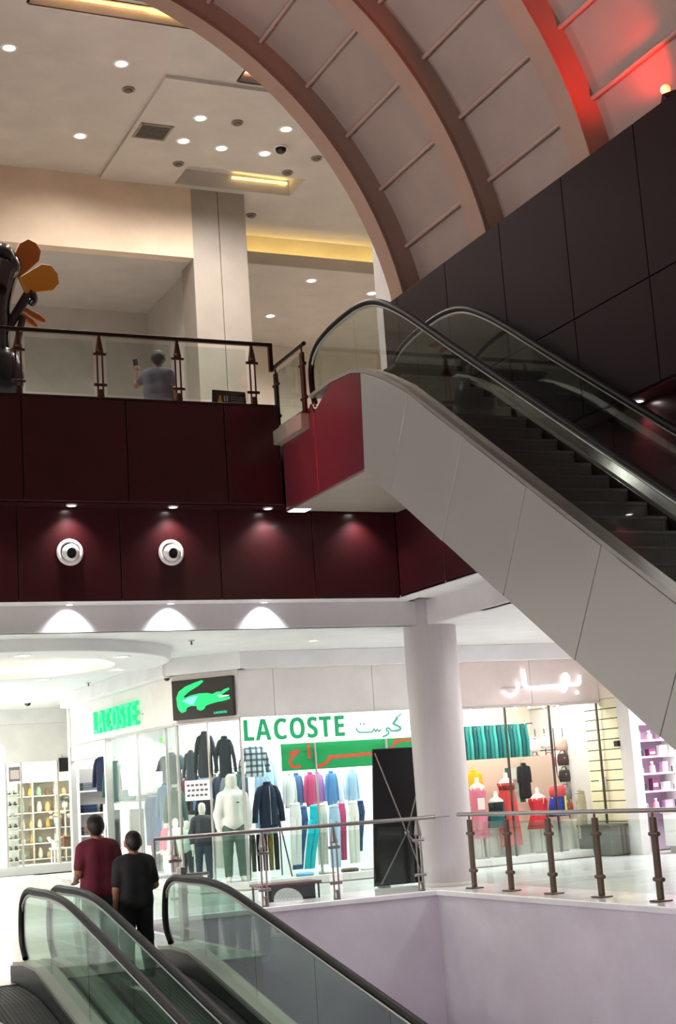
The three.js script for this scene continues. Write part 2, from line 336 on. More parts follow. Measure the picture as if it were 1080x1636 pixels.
mesh('recess_wall', box(-8, 9.0, 6.45, 11.15, -27.6, -27.4), M.plaster, bulk);
mesh('recess_side', box(8.62, 8.75, 6.45, 11.15, -27.5, -24.6), M.plaster, bulk);
const wb2 = struct('wall_upper_back', 'cream back wall of the upper hall');
mesh('wall_face', box(8.6, 18, 6.45, 11.9, -31.4, -31.2), M.cream, wb2);
mesh('side_face', box(17.8, 18, 6.45, 12.7, -31.3, -18.3), M.cream, wb2);
mesh('left_face', box(-8.2, -8, 6.45, 12.7, -31.3, -18.3), M.cream, wb2);
const pil = thing('pillar', 'square cream clad pillar standing in the upper hall', 'pillar', [9.07, 6.45, -24.45]);
mesh('cladding_panel', rbox(-0.53, -0.004, 0, 6.05, -0.45, 0.25, 0.012), M.clad, pil);
mesh('cladding_panel', rbox(0.004, 0.53, 0, 6.05, -0.45, 0.25, 0.012), M.clad, pil);
const pil2 = thing('pillar', 'slim pale pillar at the foot of the vault behind the escalator', 'pillar', [9.66, 6.45, -18.75]);
mesh('shaft', rbox(-0.13, 0.4, 0, 6.05, -0.2, 0.3, 0.02), M.column, pil2);

// ------------------------------------------------------------------ escalator
const SB = 0.6536, ST = 0.677;                       // slopes of its underside and of its deck
const botY = (z) => z < -15.83 ? 5.25 : Math.max(0, 5.25 - SB * (z + 15.83));
const deckPts = [[-18.3, 6.42], [-17.42, 6.46], [-17.3, 6.60], [-16.6, 6.62], [-16.0, 6.57], [-15.6, 6.46], [-15.2, 6.28], [-14.667, 6.0]];
for (let z = -14.2; z < -6.3; z += 0.5) deckPts.push([z, 5.44 - ST * (z + 13.835)]);
deckPts.push([-6.0, 0.25], [-5.4, 0.2], [-4.6, 0.2]);
const at = (pts, z) => { for (let i = 0; i < pts.length - 1; i++) if (z <= pts[i + 1][0]) { const t = (z - pts[i][0]) / (pts[i + 1][0] - pts[i][0]); return pts[i][1] + t * (pts[i + 1][1] - pts[i][1]); } return pts[pts.length - 1][1]; };
const esc = thing('escalator', 'escalator with glass balustrades descending from the upper landing beside the dark wall', 'escalator');
const cut = (z0, y0a, z1) => 0;
// truss body
{
  const p = [[-18.3, 5.27], [-15.82, 5.27]]; p.push([-7.8, 0.01], [-4.7, 0.01], [-4.7, 0.1]);
  const top = deckPts.filter(([z]) => z < -4.7).map(([z, y]) => [z, y - 0.32]).reverse(); mesh('truss_body', sidePoly([...p, ...top], 7.66, 9.02), M.soffit, esc);
}
// cladding panels of the near side, their joints square to the slope
const sideJoint = (zb) => { const yb = botY(zb), d = [0.5, 0.8]; let t = 0; while (t < 4) { t += 0.01; const z = zb + d[0] * t, y = yb + d[1] * t; if (y >= at(deckPts, z) - 0.06) return [[zb, yb], [z, y]]; } };
function cladding(x0, x1) {
  const joints = [[[-18.33, 5.25], [-18.33, 6.33]], [[-17.2, 5.25], [-17.2, 6.32]], [[-15.80, 5.25], [-15.72, 6.44]]];
  for (let zb = -15.16; zb < -8.0; zb += 1.18) joints.push(sideJoint(zb));
  joints.push([[-7.9, 0.02], [-6.4, 0.02]], [[-4.7, 0.0], [-4.7, 0.1]]);
  for (let i = 0; i < joints.length - 1; i++) {
    const [a, b] = [joints[i], joints[i + 1]], g = 0.006, poly = [[a[0][0] + g, a[0][1]]];
    if (i === 2) poly.push([-15.82, 5.25]);
    poly.push([b[0][0] - g, b[0][1]], [b[1][0] - g, b[1][1]]);
    if (i >= joints.length - 2) { poly.length = 0; poly.push([-7.85, 0.01], [-4.7, 0.01], [-4.7, 0.15], [-6.0, 0.15], [-6.9, 0.62]); }
    else { for (const [z] of [...deckPts].reverse()) if (z < b[1][0] - 0.03 && z > a[1][0] + 0.03) poly.push([z, at(deckPts, z) - (i < 1 ? 0.13 : 0.06)]); poly.push([a[1][0] + g, a[1][1]]); }
    mesh('side_panel', sidePoly(poly, x0, x1, 0.004), i < 2 ? M.landing : M.panel, esc);
  }
}
cladding(7.62, 7.655); 
mesh('side_panel', sidePoly([[-18.3, 5.25], [-15.82, 5.25], [-7.85, 0.02], [-5, 0.02], [-6.2, 0.3], [-14.667, 5.9], [-15.6, 6.36], [-18.3, 6.36]], 9.03, 9.06), M.panel, esc);
mesh('soffit_panel', box(7.66, 9.3, 5.235, 5.26, -18.3, -15.84), M.soffit, esc);
// steel decks that carry the glass, handrails, panes, skirts
const hr = [[-17.36, 6.50], [-17.42, 6.75], [-17.39, 7.05], [-17.2, 7.22], [-16.85, 7.31], [-16.3, 7.35], [-15.85, 7.34], [-15.40, 7.25], [-14.84, 6.98], [-13.44, 6.04]];
for (let z = -12.4; z < -6.4; z += 1) hr.push([z, 6.04 - 0.676 * (z + 13.44)]);
hr.push([-5.9, 1.06], [-5.3, 0.98], [-4.9, 0.85], [-4.85, 0.55], [-5.0, 0.3]);
const strip = (pts, x0, x1, t) => { const u = pts.map(([z, y]) => [z, y]), d = [...pts].reverse().map(([z, y]) => [z, y - t]); return sidePoly([...u, ...d], x0, x1); };
const hy = (z) => { const f = hr.slice(2, -3); return at(f, z); };
for (const s of [0, 1]) {
  const xc = s ? 8.94 : 7.72, body = deckPts.slice(2);
  mesh('deck_cover', [strip(body, xc - 0.1, xc + 0.1, 0.05)], M.steel, esc);
  mesh('handrail', (() => { const g = tubeOf(hr.map(([z, y]) => [0, y, z]), 0.042, 160, 10); g.scale(0.95, 1, 1); g.translate(xc, 0, 0); return g; })(), M.rubber, esc);
  mesh('handrail_track', (() => { const g = tubeOf(hr.map(([z, y]) => [0, y - 0.045, z]), 0.02, 140, 8); g.translate(xc, 0, 0); return g; })(), M.steel, esc);
  const cuts = [-17.32, -16.0, -14.4, -13.0, -11.6, -10.2, -8.8, -7.4, -6.0, -5.1];
  for (let i = 0; i < cuts.length - 1; i++) {
    const a = cuts[i] + 0.006, b = cuts[i + 1] - 0.006, low = [], up = [];
    for (let k = 0; k <= 8; k++) { const z = a + (b - a) * k / 8; low.push([z, at(deckPts, z) - 0.02]); up.unshift([z, hy(z) - 0.05]); }
    mesh('glass_pane', sidePoly([...low, ...up], xc - 0.005, xc + 0.005), M.glass, esc);
  }
  const sk = s ? [8.80, 8.82] : [7.84, 7.86];
  mesh('skirt', strip(body.map(([z, y]) => [z, y - 0.03]), sk[0], sk[1], 0.42), M.steelDark, esc);
}
// treads: each step with a grooved tread and riser
{
  const rise = 0.2, run = rise / ST, treadG = [];
  treadG.push(rbox(7.87, 8.79, -0.03, 0, -run, 0.005, 0.006), rbox(7.87, 8.79, -rise, -0.01, -0.02, 0, 0.004));
  for (let x = 7.90; x < 8.78; x += 0.045) treadG.push(box(x, x + 0.02, 0, 0.008, -run + 0.02, 0));
  treadG.push(box(7.87, 8.79, -0.004, 0.010, -0.03, 0.002));
  const tread = merge(treadG);
  for (let i = 0; i < 30; i++) { const y = 6.25 - rise * i, z = -15.2 + run * i + 0.1; if (y < 0.15) break; const m = mesh('step', tread, M.step, esc); m.position.set(0, y, z); }
  mesh('landing_plate', box(7.87, 8.79, 6.40, 6.45, -18.3, -15.25), M.steelDark, esc);
  mesh('foot_plate', box(7.87, 8.79, 0.01, 0.06, -6.6, -4.7), M.steelDark, esc);
}
// landing slab edge and its short railing
const land = struct('trim_landing', 'stone edged strip beside the top of the escalator');
mesh('slab_edge', sidePoly([[-18.55, 6.16], [-17.36, 6.16], [-17.36, 6.36], [-18.55, 6.36]], 7.50, 7.66, 0.01), M.soffit, land);
mesh('landing_floor', box(7.6, 9.2, 6.36, 6.44, -18.6, -17.4), M.floorWarm, land);

// ------------------------------------------------------------------ railings
function railPost(g, x, y0, z, h, twin, mat, turn = 0) { // a post of two slim uprights with clamps, or one flat upright
  const p = new THREE.Group(); p.name = 'post'; p.position.set(x, y0, z); p.rotation.y = turn; g.add(p);
  if (twin) {
    for (const q of [-0.035, 0.035]) mesh('upright', bar([q, 0.08, 0], [q, h - 0.22, 0], 0.013), mat, p);
    mesh('finial', lathe([[0, h - 0.24], [0.055, h - 0.24], [0.05, h - 0.2], [0.022, h - 0.03], [0.016, h]], 12), mat, p);
    mesh('base_cap', lathe([[0, 0], [0.05, 0], [0.05, 0.02], [0.045, 0.12], [0.02, 0.13], [0, 0.13]], 12), mat, p);
    for (const q of [0.7, 0.22]) mesh('clamp', bar([-0.085, h * q, 0], [0.085, h * q, 0], 0.022, 10), mat, p);
  } else {
    mesh('upright', [rbox(-0.022, 0.022, 0.02, h - 0.07, -0.045, 0.045, 0.008), bar([0, h - 0.09, 0], [0, h, 0], 0.014)], mat, p);
    for (const q of [0.74, 0.24]) mesh('clamp', bar([0, h * q, -0.085], [0, h * q, 0.085], 0.026, 10), mat, p);
    mesh('foot_plate', rbox(-0.09, 0.09, 0, 0.018, -0.1, 0.1, 0.006), mat, p);
  }
  return p;
}
// upper balcony
{
  const g = thing('glass_railing', 'glass railing with bronze rail and twin posts on the upper balcony edge', 'railing'), y0 = 6.72, z = -18.4, yt = 7.60;
  const xs = [-4.3, -3.2, -2.1, -1.1, -0.1, 0.95, 1.97, 2.99, 4.03, 5.11, 6.19, 7.27];
  for (const x of xs) railPost(g, x, y0, z, yt - y0, true, M.bronze);
  mesh('top_rail', [rbox(-4.9, 7.58, yt - 0.02, yt + 0.035, z - 0.03, z + 0.03, 0.01), rbox(7.52, 7.58, 7.22, yt, z - 0.03, z + 0.03, 0.01)], M.bronzeDark, g);
  for (let i = 0; i < xs.length - 1; i++) mesh('glass_pane', box(xs[i] + 0.09, xs[i + 1] - 0.09, y0 + 0.06, yt - 0.08, z - 0.005, z + 0.005), M.glass, g);
  const h = thing('glass_railing', 'short glass railing beside the escalator head with dark posts', 'railing');
  railPost(h, 7.62, 6.36, -18.42, 0.92, false, M.bronzeDark); railPost(h, 7.60, 6.36, -17.42, 0.92, false, M.bronze);
  mesh('top_rail', bar([7.6, 7.29, -18.5], [7.6, 7.31, -17.32], 0.03, 10), M.bronzeDark, h);
  mesh('glass_pane', box(7.595, 7.605, 6.42, 7.2, -18.32, -17.52), M.glass, h);
}
// lower level, far edge of the opening and its left return
{
  const g = thing('glass_railing', 'glass railing along the far edge of the floor opening before the clothes shop', 'railing'), z = -18.92, yt = 0.985;
  const xs = [6.0, 7.22, 8.26, 9.55];
  for (const x of xs) railPost(g, x, 0, z, yt, true, M.rail);
  mesh('top_rail', [bar([5.72, yt, z], [9.83, yt, z], 0.027, 12), ball([9.83, yt, z], 0.03)], M.rail, g);
  mesh('end_rail', [bar([5.72, yt, z], [5.72, 0.5, z], 0.024, 10), bar([5.72, 0.5, z], [6.45, 0.5, z], 0.022, 10)], M.rail, g);
  for (let i = 0; i < xs.length - 1; i++) mesh('glass_pane', box(xs[i] + 0.1, xs[i + 1] - 0.1, 0.08, 0.9, z - 0.005, z + 0.005), M.glass, g);
  const h = thing('glass_railing', 'short glass panel with a steel post beside the moving walk landing', 'railing');
  mesh('post', rbox(5.0, 5.07, 0, 0.76, -15.72, -15.6, 0.01), M.rail, h); mesh('foot_plate', rbox(4.97, 5.1, 0, 0.02, -15.78, -15.54, 0.005), M.rail, h);
  mesh('clamp', bar([5.035, 0.5, -15.8], [5.035, 0.5, -15.52], 0.02, 10), M.rail, h);
  mesh('glass_pane', box(5.03, 5.04, 0.08, 0.7, -16.9, -15.74), M.glass, h);
}
// lower level, right edge of the opening
{
  const g = thing('glass_railing', 'glass railing with flat bronze posts along the right edge of the floor opening', 'railing'), x = 10.1, yt = 0.998;
  const zs = [-18.4, -17.4, -16.36, -15.3, -14.13, -12.9, -11.7, -10.5, -9.3];
  const mt = std(0x5d4a40, 0.4, { metalness: 0.6 });
  for (const z of zs) railPost(g, x, 0, z, yt, false, mt, 0);
  mesh('top_rail', bar([x, yt, -18.72], [x, yt, -8.9], 0.028, 12), M.rail, g);
  for (let i = 0; i < zs.length - 1; i++) mesh('glass_pane', box(x - 0.005, x + 0.005, 0.08, 0.9, zs[i] + 0.08, zs[i + 1] - 0.08), M.glass, g);
  tag(mesh('cord', bar([9.99, 0.985, -18.76], [9.84, 0.985, -18.92], 0.006, 6), M.rail, scene), 'thin cord joining the two railings across the column', 'cord');
}

// ------------------------------------------------------------------ moving walks at the lower left
const TAN = 0.208;
function balustrade(g, x, faceSide, zEnd) {
  const dk = [[-13.62, 0.17], [-13.2, 0.20], [-12.75, 0.19], [-12.4, 0.13], [-12.0, 0.05]]; for (let z = -11; z <= zEnd; z += 1) dk.push([z, 0.05 - TAN * (z + 12.0)]);
  const hp = [[-13.48, 0.20], [-13.60, 0.32], [-13.62, 0.48], [-13.55, 0.68], [-13.35, 0.775], [-13.0, 0.785], [-12.4, 0.78], [-11.9, 0.735]]; for (let z = -11; z <= zEnd; z += 1) hp.push([z, 0.72 - TAN * (z + 11.75)]);
  mesh('deck_cover', [strip(dk, x - 0.09, x + 0.09, 0.045)], M.steel, g);
  mesh('skirt', [strip(dk.map(([z, y]) => [z, y - 0.03]), x - 0.11 * faceSide, x - 0.085 * faceSide, 0.3), strip(dk.map(([z, y]) => [z, y - 0.03]), x + 0.085 * faceSide, x + 0.1 * faceSide, 0.3)], M.steelDark, g);
  mesh('newel_plate', [rbox(x - 0.1, x + 0.1, 0.004, 0.16, -13.72, -13.45, 0.04)], M.steel, g);
  mesh('handrail', (() => { const t = tubeOf(hp.map(([z, y]) => [x, y, z]), 0.031, 120, 10); return t; })(), M.rubber, g);
  mesh('handrail_track', tubeOf(hp.slice(1).map(([z, y]) => [x, y - 0.04, z]), 0.014, 100, 6), M.steel, g);
  const cuts = [-13.5, -12.5, -11.3, -10.1, -8.9, -7.7]; const f = hp.slice(2);
  for (let i = 0; i < cuts.length - 1; i++) { const a = cuts[i] + 0.004, b = cuts[i + 1] - 0.004, lo = [], up = []; for (let k = 0; k <= 6; k++) { const z = a + (b - a) * k / 6; lo.push([z, at(dk, z) - 0.02]); up.unshift([z, at(f, z) - 0.04]); } mesh('glass_pane', sidePoly([...lo, ...up], x - 0.005, x + 0.005), M.glassGreen, g); }
}
function beltOf(g, x0, x1, zEnd) {
  const top = [[-13.5, 0.003], [-12.9, 0.0], [-12.4, -0.03]]; for (let z = -11.5; z <= zEnd; z += 1) top.push([z, -0.08 - TAN * (z + 12.0)]);
  mesh('belt', strip(top, x0, x1, 0.05), M.belt, g);
  const ribs = []; for (let x = x0 + 0.02; x < x1 - 0.02; x += 0.035) ribs.push(strip(top.map(([z, y]) => [z, y + 0.006]), x, x + 0.012, 0.01)); mesh('belt_ribs', ribs, M.belt, g).userData.kind = 'stuff';
  mesh('comb_plate', rbox(x0, x1, 0.0, 0.014, -14.2, -13.3, 0.004), M.steelDark, g);
  mesh('truss_body', strip(top.map(([z, y]) => [z, y - 0.08]), x0 - 0.1, x1 + 0.1, 0.6), M.lav, g);
}
{
  const a = thing('moving_walk', 'moving walk with dark belt sloping down, handrail nearest the white frontage', 'moving walk');
  balustrade(a, 2.87, 1, -7); beltOf(a, 1.77, 2.75, -7); balustrade(a, 1.60, -1, -7);
  const b = thing('moving_walk', 'moving walk carrying the boys up, between two glass balustrades', 'moving walk');
  balustrade(b, 3.12, -1, -7); balustrade(b, 4.20, 1, -7); beltOf(b, 3.24, 4.08, -7);
  const c = thing('balustrade_cover', 'steel cover strip between the two moving walks', 'cover');
  const dk = [[-13.5, 0.1], [-12.4, 0.08], [-12, 0.0]]; for (let z = -11; z <= -7; z += 1) dk.push([z, -TAN * (z + 12.0)]);
  mesh('cover', strip(dk, 2.97, 3.02, 0.05), M.steel, c);
}

// ------------------------------------------------------------------ lamps
function downlight(name, label, cat, [x, y, z], r, cd, color, angle, target, group, k = 14) {
  const g = thing(name, label, cat, [x, y, z], 0, group);
  mesh('trim_ring', lathe([[r * 0.8, 0.004], [r * 0.82, -0.012], [r * 1.15, -0.012], [r * 1.2, 0.004]], 24), M.frameWhite, g);
  mesh('lens', disc([0, -0.004, 0], r * 0.82, 0.008, 'y', 24), glowOf(color, k), g);
  if (cd) spotLight(color, cd, angle, 0.6, [x, y - 0.03, z], target || [x, y - 2, z], 3);
  return g;
}
const panelLabel = (x, t) => { const n = Math.round((8.85 - x) / 1.38); return t + ' ' + (['corner', 'second', 'third', 'fourth', 'fifth', 'sixth', 'seventh', 'eighth', 'ninth'][n]) + ' maroon panel' + (n ? ' counted from the column' : ' by the column'); };
const glows = {}; function glowOf(c, k) { const key = c + ':' + k; return glows[key] = glows[key] || glow(c, k, 0xffffff); }
// under the upper floor edge, over the maroon panels
for (const x of [-2.15, -0.75, 0.62, 1.98, 3.35, 4.72, 6.10, 7.47, 8.85]) downlight('downlight', panelLabel(x, 'small downlight under the upper floor edge above the'), 'downlight', [x, 5.328, -18.62], 0.06, 5.5, 0xffeeee, 1.0, [x, 4.3, -18.72], 'downlights over the maroon panels', 16);
[-17.2, -15.7, -14.15, -12.6, -11.1, -9.6, -8.1].forEach((z, i) => downlight('downlight', ['first', 'second', 'third', 'fourth', 'fifth', 'sixth', 'seventh'][i] + ' downlight from the corner in the row behind the escalator', 'downlight', [9.38, 5.328, z], 0.06, 2.6, 0xfff0ee, 1.0, [9.46, 4.3, z], 'downlights behind the escalator', 16));
// washers on the white band
for (const x of [-2.2, -0.8, 0.6, 2.0, 3.38, 4.76, 6.15, 7.51]) downlight('wall_washer', panelLabel(x, 'tiny washer lamp lighting the white band below the'), 'washer lamp', [x, 4.088, -19.06], 0.05, 14, 0xf4f8ff, 0.95, [x, 3.72, -19.2], 'washers above the white band', 16);
// upper hall
const HALL = [[4.4, -20.1], [6.1, -20.1], [6.12, -22.7], [7.8, -21.4], [7.8, -22.3], [8.52, -22.4], [9.32, -21.4], [9.32, -22.4], [2.4, -20.1], [0.4, -20.1], [2.4, -22.7], [0.4, -22.7], [11.2, -21.4], [-2, -21.4]];
const HL = ['round downlight high above the black and orange sculpture', 'round downlight beside a grey fitting, left of the dropped ceiling edge', 'round downlight before the cream bulkhead, outside the dropped ceiling', 'round downlight in the dropped ceiling, front one of the pair by the air grille', 'round downlight in the dropped ceiling, rear one of the pair by the air grille', 'round downlight in the dropped ceiling between grille pair and dome camera', 'round downlight in the dropped ceiling nearest the vault rib', 'round downlight right beside the black dome camera'];
HALL.forEach(([x, z], i) => downlight('downlight', HL[i] || 'round downlight in the high hall ceiling beyond the balcony view', 'downlight', [x, x > 6.85 && z < -20.25 ? 12.438 : 12.498, z], 0.11, 19, 0xfff6ee, 1.4, null, 'downlights in the high ceiling', 12));
for (const [x, z] of [[12.0, -26.75], [12.0, -29.1], [13.6, -27.2], [15.5, -27.2], [15.5, -29.1]]) downlight('downlight', 'round white downlight in the low ceiling behind the pillar', 'downlight', [x, 11.848, z], 0.11, 28, 0xfff6ee, 1.35, null, 'downlights in the low ceiling', 12);
for (const [x, z] of [[2, -25.6], [5, -25.6]]) downlight('downlight', 'round downlight in the recess below the cream bulkhead', 'downlight', [x, 11.098, z], 0.11, 14, 0xfff6ee, 1.1, null, 'downlights below the bulkhead', 12);
// lower ceiling
for (const [x, z] of [[5.95, -20.85], [6.45, -22.9], [5.6, -24.35], [4.4, -20.3], [2.6, -21.0]]) downlight('downlight', 'shallow round downlight set in the dropped ceiling ring', 'downlight', [x, 3.558, z], 0.11, 16, 0xfffdf6, 1.2, null, 'downlights in the ceiling ring', 12);
for (const [x, z] of [[11.3, -20.9], [13.2, -20.4], [9.0, -20.9], [12.2, -13], [12.2, -10]]) downlight('downlight', 'small round downlight in the white walkway ceiling', 'downlight', [x, 3.733, z], 0.07, 13, 0xfffaf4, 1.2, null, 'downlights in the walkway ceiling', 10);
// strips hidden in the coves
function coveStrip(label, x0, x1, y, z, color, nits, look) {
  const g = thing('cove_light_strip', label, 'light strip', [(x0 + x1) / 2, y, z]);
  mesh('strip', rbox(-(x1 - x0) / 2, (x1 - x0) / 2, -0.02, 0.02, -0.02, 0.02, 0.005), glow(color, 2, 0xffffff), g);
  areaLight(color, nits, x1 - x0, 0.06, [(x0 + x1) / 2, y + 0.03, z], look);
}
coveStrip('warm yellow light strip hidden behind the lip of the upper ceiling cove', 9.8, 16.5, 12.0, -26.4, 0xffdc84, 30, [13.15, 12.7, -26.45]);
coveStrip('amber light strip in the front coffer of the upper ceiling', 4.5, 6.85, 12.66, -18.75, 0xffc46a, 14, [5.7, 12.7, -18.2]);
coveStrip('yellow light strip in the small coffer beside the pillar', 9.3, 10.4, 12.66, -24.0, 0xffdc84, 8, [9.9, 12.72, -23]);
coveStrip('small amber light strip in the short coffer near the vault', 8.05, 8.85, 12.66, -20.1, 0xffb48a, 8, [8.4, 12.72, -19]);
{ // glowing cove inside the round ring of the lower ceiling
  const g = thing('cove_light_ring', 'warm glowing ring inside the round opening of the dropped ceiling', 'light ring', [RC[0], 3.69, RC[1]]);
  mesh('ring', lathe([[1.70, 0], [1.74, 0], [1.74, 0.03], [1.70, 0.03]], 60), glow(0xffd9a0, 5, 0xffffff), g);
  for (let i = 0; i < 6; i++) { const a = i * Math.PI / 3 + 0.3; const l = new THREE.PointLight(0xffd9a0, 1.2, 0, 2); l.position.set(RC[0] + 1.55 * Math.cos(a), 3.62, RC[1] + 1.55 * Math.sin(a)); l.castShadow = true; scene.add(l); }
}
{ // flat lamp let into the underside of the escalator landing
  const g = thing('soffit_lamp', 'small flat white lamp under the escalator landing beside the red panels', 'lamp', [7.76, 5.232, -18.2]);
  mesh('frame', rbox(-0.14, 0.14, -0.012, 0.0, -0.13, 0.13, 0.004), M.frameWhite, g); mesh('diffuser', box(-0.12, 0.12, -0.016, -0.011, -0.11, 0.11), glow(0xffffff, 4, 0xffffff), g); areaLight(0xffffff, 4, 0.24, 0.22, [7.76, 5.21, -18.2], [7.76, 4, -18.2]);
}
// fittings of the ceiling panels
SHOP_PANELS.forEach(([x, y, z, w, d, , c], i) => { const g = thing('ceiling_light_panel', ['bright light panel over the front window of the clothes shop', 'long light panel inside the clothes shop by the entrance', 'warm light panel inside the cream gift shop', 'warm light panel inside the dress shop', 'light panel inside the shop with white shelves'][i], 'light panel', [x, y, z]);
  mesh('frame', [rbox(-w / 2 - 0.04, w / 2 + 0.04, 0.0, 0.05, -d / 2 - 0.04, d / 2 + 0.04, 0.01)], M.frameWhite, g); mesh('diffuser', box(-w / 2, w / 2, -0.012, 0.0, -d / 2, d / 2), glowOf(c, 3), g); mesh('hanger_rod', [bar([-w / 3, 0.05, 0], [-w / 3, 3.735 - y, 0], 0.01), bar([w / 3, 0.05, 0], [w / 3, 3.735 - y, 0], 0.01)], M.steel, g); });
WALK_PANELS.forEach(([x, y, z, w, d, , c], i) => { const g = thing('ceiling_light_panel', ['long light panel over the right walkway', 'light panel over the far walkway left of the clothes shop', 'added unseen light panel over the walkway across the atrium', 'added unseen light panel over the near walkway'][i], 'light panel', [x, y, z]);
  mesh('frame', rbox(-w / 2 - 0.04, w / 2 + 0.04, 0.0, 3.735 - y, -d / 2 - 0.04, d / 2 + 0.04, 0.01), M.frameWhite, g); mesh('diffuser', box(-w / 2, w / 2, -0.012, 0.0, -d / 2, d / 2), glowOf(c, 3), g); });
// coloured floodlights
function flood(label, [x, y, z], to, color, cd, angle, k) {
  const g = thing('floodlight', label, 'floodlight', [x, y, z]); const d = V(...to).sub(V(x, y, z)).normalize(); const q = new THREE.Quaternion().setFromUnitVectors(V(0, 0, 1), d);
  mesh('bracket', bar([0, -0.34, 0], [0, 0, 0], 0.018), M.black, g); const b = mesh('housing', rbox(-0.09, 0.09, -0.07, 0.07, -0.09, 0, 0.015), M.black, g), l = mesh('lens', rbox(-0.075, 0.075, -0.055, 0.055, 0, 0.01, 0.004), glow(color, k, 0xffffff), g); b.quaternion.copy(q); l.quaternion.copy(q);
  if (k > 12) mesh('lamp_dome', ball([d.x * 0.03, 0.09, d.z * 0.03], 0.055), glow(0xff4a22, 9, 0xffffff), g);
  const s = spotLight(color, cd, angle, 0.7, [x + d.x * 0.05, y + d.y * 0.05, z + d.z * 0.05], to, 5);
}
flood('red floodlight on top of the tall wall shining up the vault', [9.52, 8.42, -11.72], [9.1, 10.2, -13.1], 0xff2418, 18, 0.85, 14);
flood('red floodlight across the atrium aimed at the escalator head', [-1.2, 7.6, -12.6], [7.6, 5.9, -17.0], 0xff2418, 110, 0.12, 10);
flood('violet floodlight low in the opening aimed at the far walls', [4.2, -3.2, -8.0], [9.6, -1.6, -18.7], 0xeed4f6, 68, 0.75, 6);
for (const z of [-16.2, -12.2, -8.2]) flood('added unseen warm floodlight on the left wall coping washing the vault, ' + ({ '-16.2': 'over the balcony corner', '-12.2': 'beside the red floodlight', '-8.2': 'nearest the near walkway' })[z], [-1.25, 8.4, z], [9.0, 11.2, z - 0.6], 0xffeee8, 80, 0.62, 6);  // unseen uplights, added to brighten the vault

// ------------------------------------------------------------------ shop fronts of the lower level
const font = await new FontLoader().loadAsync('fonts/droid/droid_sans_bold.typeface.json');
const signGreen = glow(0x12d67a, 1.6, 0x0a7a46), printGreen = std(0x0a8a58, 0.5), lightGreen = glow(0x0a8a55, 0.55, 0x0a8a58), signWhite = glow(0xfdf4ff, 1.5, 0xffffff);
function letters(parent, text, size, depth, [x, y, z], mat, xs = 1) {
  let cx = 0; for (const ch of text) { const g = new TextGeometry(ch, { font, size, depth, curveSegments: 6, bevelEnabled: false }); g.computeBoundingBox(); const w = g.boundingBox.max.x; const m = mesh('letter', g, mat, parent); m.position.set(x + cx * xs, y, z); m.scale.x = xs; cx += w + size * 0.11; } return cx * xs;
}
// a run of shop front between two plan points; local x runs along it, local z faces out
function run(name, label, A, B, cat) { const dx = B[0] - A[0], dz = B[1] - A[1], o = cat ? thing(name, label, cat) : struct(name, label); o.position.set(A[0], 0, A[1]); o.rotation.y = Math.atan2(-dz, dx); o.userData.len = undefined; delete o.userData.len; return [o, Math.hypot(dx, dz)]; }
const RUNS = { z: [[7.5, -30.3], [7.5, -23.4]], c: [[7.5, -23.4], [8.32, -22.5]], x: [[8.32, -22.5], [12.3, -22.5]], b: [[12.3, -22.5], [15.2, -22.5]] };
const sheet = std(0xe6e4df, 0.55, { map: mottled });
for (const [k, label, joints] of [['z', 'pale fascia board of the clothes shop over its entrance', [0, 3.4, 1]], ['c', 'pale angled corner fascia of the clothes shop', [0, 1]], ['x', 'pale fascia board above the white shop sign', [0, 0.62, 2.4, 1]], ['b', 'pinkish fascia board of the dress shop', [0, 1.5, 1]]]) {
  const [o, L] = run('wall_fascia', label, ...RUNS[k]); joints[joints.length - 1] = L;
  for (let i = 0; i < joints.length - 1; i++) mesh('fascia_panel', rbox(joints[i] + 0.003, joints[i + 1] - 0.003, 2.69, 3.46, -0.1, 0, 0.006), k === 'b' ? std(0xe6d9d1, 0.6, { map: mottled }) : sheet, o);
  mesh('fascia_edge', rbox(0, L, 2.655, 2.69, -0.12, 0.015, 0.006), M.plaster, o);
}
function windowRun(k, label, cuts, y0 = 0.12, skip = []) {
  const [o, L] = run('window_front', label, ...RUNS[k]);
  for (let i = 0; i < cuts.length - 1; i++) { if (skip.includes(i)) continue; mesh('window_pane', box(cuts[i] + 0.02, cuts[i + 1] - 0.02, y0, 2.66, -0.06, -0.05), M.shopGlass, o); }
  for (const c of cuts) mesh('window_mullion', rbox(c - 0.013, c + 0.013, y0, 2.66, -0.08, -0.03, 0.004), k === 'b' ? M.steelDark : M.steel, o);
  mesh('window_plinth', rbox(0, L, 0.0, y0, -0.9, 0.0, 0.01), M.white, o);
  return o;
}
windowRun('x', 'glass front of the clothes shop above a white plinth', [0.02, 1.3, 2.6, 3.95]);
windowRun('c', 'angled glass corner of the clothes shop', [0.02, 0.6, 1.2]);
windowRun('z', 'glass side front of the clothes shop', [2.8, 4.6, 6.3, 6.88], 0.12);
windowRun('b', 'glass front of the dress shop above a white plinth', [0.03, 0.95, 1.85, 2.85]);
const dr = struct('door_1', 'white framed entrance of the clothes shop');
mesh('door_frame', [rbox(7.44, 7.56, 0, 2.66, -30.3, -30.18, 0.01), rbox(7.44, 7.56, 0, 2.66, -27.6, -27.48, 0.01), rbox(7.46, 7.54, 2.36, 2.66, -30.2, -27.5, 0.01)], M.steel, dr);
